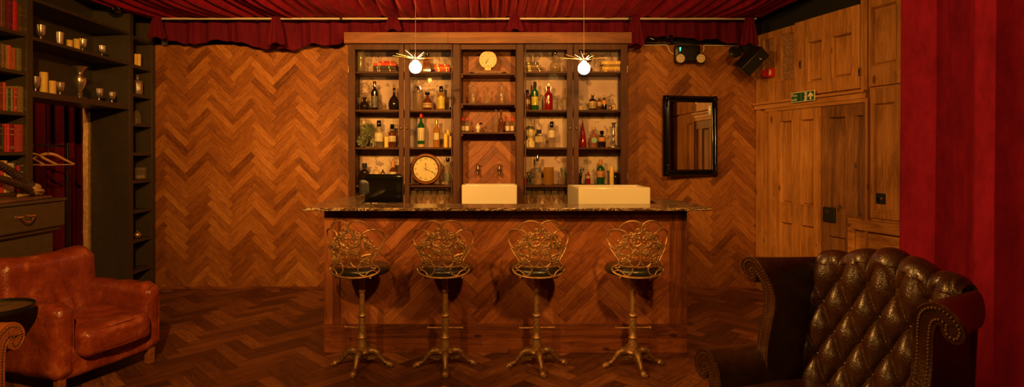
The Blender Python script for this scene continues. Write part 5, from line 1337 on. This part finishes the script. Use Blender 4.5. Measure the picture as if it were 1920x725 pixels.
def backw(q, p):
    x, y, z = p; q = Vector(q)
    q.y += .10*(z*.5+.5)*.75                       # lean
    if z > 0: q.z -= .022*math.exp(-(x+.1)**2*5)*z; q.z -= .03*max(0, abs(x)-.75)*4*z*.3
    if y < 0:
        f = math.exp(-((x-.12)**2)*7)*max(0, .55-abs(z+.25))
        q.y += .034*f*sin(x*26+z*3+1.2*sin(z*4)) ; q.y += .02*math.exp(-x*x*3)*(1-z*z)
        q.y += nz(q, 6, .012)
        q.y += .016*max(0, -z)*sin(x*9+2)
    q.z += nz(q+Vector((9, 0, 0)), 7, .008)
    return q
m = MB(); m.rbox(.64, .19, .60, .085, 44, backw, T((0, .245, .525))); bk = m.build('backrest', LR, ac, ang=75)
m = MB()
ed = [(-.305, .24), (-.315, .55), (-.300, .72), (-.24, .798), (-.1, .795), (.05, .79), (.2, .806), (.27, .79), (.312, .72), (.318, .55), (.305, .24)]
m.tube([(x_, .205+.10*(z-.22)/.6*.8, z+.004) for x_, z in ed], .004, 6, smooth=6); m.build('piping', LR, bk)
def seatw(q, p):
    x, y, z = p; q = Vector(q)
    if z > 0:
        q.z += .020*(1-x*x)*(1-y*y)-.018*math.exp(-((x-.1)**2+(y-.1)**2)*2.2)
        q.z += .010*sin(7*x+5*y+2*sin(4*y))*(1-abs(y)*.5) + nz(q, 9, .014)
        q.z -= .008*math.exp(-((y+.25-.5*x)**2)*14)*max(0, 1-abs(x-.15)*1.2)
    if y < -.5: q.y -= .022*(1-x*x)*(1-.6*z*z)
    q.z -= .02*max(0, -y)
    return q
m = MB(); m.rbox(.475, .60, .175, .050, 44, seatw, T((0, -.115, .325))); cu = m.build('seat_cushion', LR, ac, ang=75)
m = MB()
loop = [(-.225, -.385, .385), (-.228, -.40, .30), (-.215, -.415, .262), (-.1, -.437, .250), (.1, -.437, .250), (.215, -.415, .262)]
m.tube([(-.228, -.2, .262), (-.228, -.36, .258), (-.205, -.405, .252), (-.1, -.430, .248), (0, -.437, .247), (.1, -.430, .248), (.205, -.405, .252), (.228, -.36, .258), (.228, -.2, .262)], .0035, 6, smooth=5); 
m.tube([(-.218, -.38, .378), (-.1, -.408, .388), (0, -.415, .390), (.1, -.408, .388), (.218, -.38, .378)], .0035, 6, smooth=5)
m.build('piping', LR, cu)
m = MB(); m.rbox(.62, .66, .18, .03, 14, lambda q, p: Vector((q.x, q.y-.01*(1-p[0]**2)*(p[1] < -.5), q.z+nz(q, 7, .006))), T((0, -.005, .195))); m.build('base', LR, ac, ang=70)
wl = M['clockwood']
for sx in (-1, 1):
    for y in (-.30, .30):
        m = MB(); m.prism([(-.024, -.024), (.024, -.024), (.024, .024), (-.024, .024)], 0, .125, T((sx*.305, y, 0))); m.build('leg', wl, ac, bevel=.004)

# ------------------------------------------------------------------ scroll arm and wing shapes shared by the two studded chairs
def hookshape(path, h0, h1, sx, x0, y0, y1, dz=0, ycurve=None, k=5, splay=0):
    pts = spline([Vector((a, 0, b+dz)) for a, b in path], 0, k)[0]; n = len(pts)
    L, Rr = [], []
    for i, p in enumerate(pts):
        t_ = (pts[min(n-1, i+1)]-pts[max(0, i-1)]).normalized(); nn = Vector((-t_.z, 0, t_.x)); h = h0+(h1-h0)*i/(n-1)
        L.append(p+nn*h); Rr.append(p-nn*h)
    e = pts[-1]; t_ = (pts[-1]-pts[-2]).normalized(); nn = Vector((-t_.z, 0, t_.x))
    cap = [e+nn*h1*cos(a)+t_*h1*sin(a) for a in (pi/5, 2*pi/5, 3*pi/5, 4*pi/5)]
    poly = [(sx*(x0+p.x), p.z) for p in L+cap+Rr[::-1]]
    nst = 10; m = MB(); N_ = len(poly); v = []
    for j in range(nst+1):
        f = j/nst; y = y0+(y1-y0)*f
        ins = .0 if 0 < j < nst else .012
        cx_ = sum(p[0] for p in poly)/N_; cz_ = sum(p[1] for p in poly)/N_
        for x_, z_ in poly:
            yy = y+(ycurve(z_)*(1-f) if ycurve else 0)
            ax_ = abs(x_)
            if splay:
                ff = f**.75; ax_ = ax_*(1-ff)+ff*(.298+(ax_-.316)*.36)
            v.append((sx*ax_, yy, z_))
    fs = [(j*N_+i, j*N_+(i+1) % N_, (j+1)*N_+(i+1) % N_, (j+1)*N_+i) for j in range(nst) for i in range(N_)]
    # end caps as strips so that the faces stay clean
    nl = n
    def capf(o, rev):
        F_ = []
        idxL = list(range(nl)); idxR = [N_-1-i for i in range(nl)]
        for i in range(nl-1):
            q = (o+idxL[i], o+idxL[i+1], o+idxR[i+1], o+idxR[i]); F_.append(tuple(reversed(q)) if rev else q)
        q = tuple([o+idxL[-1]]+[o+nl+i for i in range(4)]+[o+idxR[-1]]); F_.append(tuple(reversed(q)) if rev else q)
        return F_
    fs += capf(0, sx > 0)+capf(nst*N_, sx < 0)
    m.add(v, fs)
    def rail(off, start=0):
        out = []
        tot = 0; last = None
        src = [pts[i]+(Vector((-(pts[min(n-1, i+1)]-pts[max(0, i-1)]).normalized().z, 0, (pts[min(n-1, i+1)]-pts[max(0, i-1)]).normalized().x)))*off*(h0+(h1-h0)*i/(n-1)) for i in range(n)]
        return src
    return m, rail, pts
def nails(rail_pts, sx, x0, y0, step, r, ycurve=None):
    m = MB(); acc = 0
    for i in range(1, len(rail_pts)):
        a, b = rail_pts[i-1], rail_pts[i]; L_ = (b-a).length
        while acc < L_:
            p = a.lerp(b, acc/L_); y = y0+(ycurve(p.z) if ycurve else 0)
            m.ball((sx*(x0+p.x), y-.001, p.z), (r, r*.6, r), 8); acc += step
        acc -= L_
    return m
def studded_part(name, par, mat, path, h0, h1, sx, x0, y0, y1, dz=0, ycurve=None, step=.0125, r=.0052, bev=.014, splay=0):
    m, rail, pts = hookshape(path, h0, h1, sx, x0, y0, y1, dz, ycurve, 5, splay)
    o = m.build(name, mat, par, bevel=bev, ang=50, bseg=4)
    a_, b_ = rail(.52), rail(-.52)
    # the two rows meet round the curl
    e = pts[-1]; t_ = (pts[-1]-pts[-2]).normalized(); nn = Vector((-t_.z, 0, t_.x)); hh = h1*.52
    arc = [e+nn*hh*cos(q)+t_*hh*sin(q) for q in [pi*i/8 for i in range(9)]]
    row = a_+arc[1:-1]+b_[::-1]
    nm = nails(row, sx, x0, y0, step, r, ycurve); nm.build('nailhead_trim', M['brass_dull'], o)
    m = MB()
    for rl in (rail(.93), rail(-.93)):
        m.tube([Vector((sx*(x0+p.x), y0+(ycurve(p.z) if ycurve else 0)+.003, p.z)) for p in rl], .0045, 6)
    m.build('piping', mat, o)
    return o
def turned_leg(par, x, y, h=.2):
    m = MB(); m.lathe([(.014, 0), (.018, .01), (.014, .03), (.022, .06), (.030, .10), (.020, .115), (.026, .13), (.026, h)], 16, T((x, y, 0))); m.build('leg', M['cab'], par)

# ------------------------------------------------------------------ dark studded wing chair, right
wc = thing('wing_chair', 'dark brown button-tufted leather wing chair with brass studs', 'armchair', (1.26, 2.20, 0), math.radians(-73.7))
LD = M['leather_dark']
du, dz_, z0r = .130, .115, .954
def ztop(u):
    a = abs(u)/.36
    return 1.040+.055*math.exp(-(u/.17)**2)-.012*max(0, a-.75)*4*.25
def tuft(u, z):
    p = u/du+.5; q = (z-z0r)/dz_
    def pill(a, b): return (abs(sin(pi*a))*abs(sin(pi*b)))**.42
    a = p+q/2; b = p-q/2
    if q > 0:
        f = min(1, q/.9); col = abs(sin(pi*p))**.42
        h = pill(a, b)*(1-f)+col*f if q < .45 else None
        d = pill(a, b); h = d*(1-f)+col*f
        h = max(h, 0)
    else: h = pill(a, b)
    # deep pull at buttons
    dip = 0
    r0 = round(q)
    for rr_ in (r0-1, r0, r0+1):
        if rr_ > 0: continue
        off = .5*(rr_ % 2)
        pc = round(p-off)+off
        dd = ((p-pc)*du)**2+((q-rr_)*dz_)**2
        dip += math.exp(-dd/.0003)
    side = min(1, max(0, (.325-abs(u))/.03))
    return .046*h*side-.014*dip*side
def backsurf(uu, v):
    u = -.318+.636*uu
    zt = ztop(u); R_ = .040; z_b = .44
    L1 = (zt-R_)-z_b; L2 = pi*R_*.95; s = v*(L1+L2)
    lean = lambda z: .205+(z-.45)*.16
    cup = -.03*(abs(u)/.32)**3
    if s < L1:
        z = z_b+s; y = lean(z); n = Vector((0, -1, .16)).normalized(); t = tuft(u, z)
        p = Vector((u, y+cup, z))
    else:
        a = (s-L1)/R_; zc_ = zt-R_; y0 = lean(zc_); 
        n = Vector((0, -cos(a), sin(a))); p = Vector((u, y0+R_+cup, zc_))+n*R_*1.0; 
        t = tuft(u, zc_+R_*a*1.0)*(1-.75*min(1, a/2.6))
    return tuple(p+n*t)
m = MB(); m.grid(210, 190, backsurf); tb = m.build('tufted_back', LD, wc, ang=180)
bn = [(k_, r_) for r_ in range(0, -5, -1) for k_ in range(-3, 4)]
for k_, r_ in bn:
    u = (k_+.5*(r_ % 2)-.5)*du; z = z0r+r_*dz_
    if abs(u) > .29 or z < .46: continue
    y = .205+(z-.45)*.16-.03*(abs(u)/.32)**3
    m = MB(); m.ball((u, y+.003, z), (.0085, .006, .0085), 12); m.build('tufting_button', LD, tb)
# outer back shell
m = MB()
prof_ = [(-.325+.65*i/24, ztop(-.325+.65*i/24)-.022) for i in range(25)]
v = []; n_ = 25
for yb, sh in ((.27, .004), (.335, -.004)):
    for x_, z_ in prof_: v.append((x_, yb+.02+.0*z_, z_+sh))
    for x_, z_ in prof_: v.append((x_, yb-.04, .20))
fs = []
for i in range(n_-1):
    fs += [(i, i+1, n_+i+1, n_+i), (2*n_+i+1, 2*n_+i, 3*n_+i, 3*n_+i+1), (i+1, i, 2*n_+i, 2*n_+i+1)]
fs += [(0, n_, 3*n_, 2*n_), (n_-1, 3*n_-1, 4*n_-1, 2*n_-1)]
m.add(v, fs); m.build('outer_back', LD, wc, bevel=.02, ang=60)
WP = [(-.048, .50), (-.050, .60), (-.056, .72), (-.060, .84), (-.050, .915), (-.026, .968), (.008, .990), (.040, .982), (.056, .956), (.046, .936)]
AP = [(-.055, .18), (-.056, .40), (-.052, .49), (-.034, .548), (.004, .578), (.040, .568), (.056, .540), (.044, .518)]
wcurve = lambda z: .035*math.exp(-((z-.84)/.13)**2)-.012*math.exp(-((z-1.0)/.05)**2)
for sx in (-1, 1):
    studded_part('wing', wc, LD, WP, .034, .036, sx, .41, .0, .305, 0, wcurve, .0125, .0050, .014, .055)
    studded_part('arm', wc, LD, AP, .040, .042, sx, .41, -.25, .36, 0, None, .0125, .0050)
m = MB(); m.rbox(.62, .50, .15, .045, 20, lambda q, p: Vector((q.x, q.y, q.z+(.02*(1-p[0]**2)*(1-p[1]**2) if p[2] > 0 else 0)+nz(q, 8, .006))), T((0, -.035, .425))); cs = m.build('seat_cushion', LD, wc, ang=75)
m = MB(); m.rbox(.72, .60, .20, .03, 10, None, T((0, .03, .26))); m.build('seat_base', LD, wc, ang=60)
for x_ in (-.32, .32):
    for y_ in (-.22, .30): turned_leg(wc, x_, y_, .17)

# ------------------------------------------------------------------ orange studded chair at the bottom left
oc = thing('studded_armchair', 'orange-brown leather chair with studded scroll arm at the bottom left corner', 'armchair', (-2.69, 2.36, 0), math.radians(90))
LT = M['leather_tan']
for sx in (-1, 1): studded_part('arm', oc, LT, AP, .040, .042, sx, .38, -.25, .34, .055, None, .0145, .0056)
m = MB(); m.rbox(.60, .52, .16, .05, 16, None, T((0, -.02, .42))); m.build('seat_cushion', LT, oc, ang=75)
m = MB(); m.rbox(.70, .56, .22, .03, 10, None, T((0, .03, .25))); m.build('seat_base', LT, oc, ang=60)
m = MB(); m.rbox(.74, .16, .50, .06, 16, lambda q, p: Vector((q.x, q.y+.06*(p[2]*.5+.5), q.z)), T((0, .30, .56))); m.build('backrest', LT, oc, ang=75)
for x_ in (-.30, .30):
    for y_ in (-.2, .28): turned_leg(oc, x_, y_, .16)

# side table
tb_ = thing('side_table', 'small round dark metal tray table between the two left chairs', 'table', (-2.965, 3.215, 0))
MB().lathe([(.002, .604), (.190, .604), (.200, .606), (.203, .628), (.198, .630), (.194, .612), (.002, .611)], 56).build('tray_top', M['steel_black'], tb_)
MB().lathe([(.192, .6122), (.002, .6124)], 48).build('tray_inlay', plain('old_tray_wood', (.17, .10, .045), .4, .2, .4, 14, .1), tb_)
MB().lathe([(.014, .03), (.014, .605)], 16).build('pole', M['steel_black'], tb_)
MB().lathe([(.14, 0), (.14, .012), (.02, .03)], 32).build('foot', M['steel_black'], tb_)

# ------------------------------------------------------------------ light
def spot(name, loc, tgt, power, size=100, blend=.6, r=.06, col=(1, .56, .20)):
    d = bpy.data.lights.new(name, 'SPOT'); d.energy = power; d.spot_size = math.radians(size); d.spot_blend = blend; d.shadow_soft_size = r; d.color = col
    o = bpy.data.objects.new(name, d); C.objects.link(o); o.location = loc
    o.rotation_euler = (Vector(tgt)-Vector(loc)).to_track_quat('-Z', 'Y').to_euler(); return o
WARM = (1, .46, .09)
spot('track_or_fill_light', (-1.5, 1.0, 2.95), (-1.3, 6.0, 2.55), 1050, 68, 1, .04, WARM)
spot('track_or_fill_light', (.9, 1.2, 2.95), (.2, 6.0, 1.6), 500, 84, 1, .10, WARM)
spot('track_or_fill_light', (-2.0, -1.1, 2.7), (2.6, 3.6, 1.5), 120, 62, .9, .05, WARM)
spot('track_or_fill_light', (-.6, .2, 2.95), (-3.5, 4.3, 1.5), 700, 78, .9, .04, WARM)
spot('track_or_fill_light', (-1.9, .5, 2.95), (-.1, 4.2, .8), 230, 60, 1, .05, WARM)  # added fill that lifts the stools and the floor before the bar
spot('track_or_fill_light', (-1.8, 2.5, 2.95), (2.9, 3.5, 1.5), 430, 84, .9, .06, WARM)
spot('track_or_fill_light', (1.5, -.9, 2.9), (3.15, 3.3, 1.9), 420, 40, .7, .04, WARM)
spot('track_or_fill_light', (.6, 3.2, 2.35), (-.2, 5.5, 3.2), 130, 120, 1, .06, WARM)  # added fill aimed up to brighten the canopy; no fitting hangs here
spot('hall_fill', (-4.5, 5.0, 2.9), (-5.0, 6.3, .8), 50, 120, 1, .1, WARM)  # added fill so the curtain past the doorway shows; no lamp modelled
w = bpy.data.worlds.new('world'); bpy.context.scene.world = w; w.use_nodes = True
w.node_tree.nodes['Background'].inputs[0].default_value = (.6, .3, .12, 1); w.node_tree.nodes['Background'].inputs[1].default_value = .008
sc_ = bpy.context.scene
sc_.view_settings.view_transform = 'Standard'; sc_.view_settings.look = 'None'; sc_.view_settings.gamma = 1; sc_.view_settings.exposure = 0
sc_.view_settings.use_curve_mapping = False
sc_.cycles.max_bounces = 8; sc_.cycles.transparent_max_bounces = 24; sc_.cycles.use_denoising = True
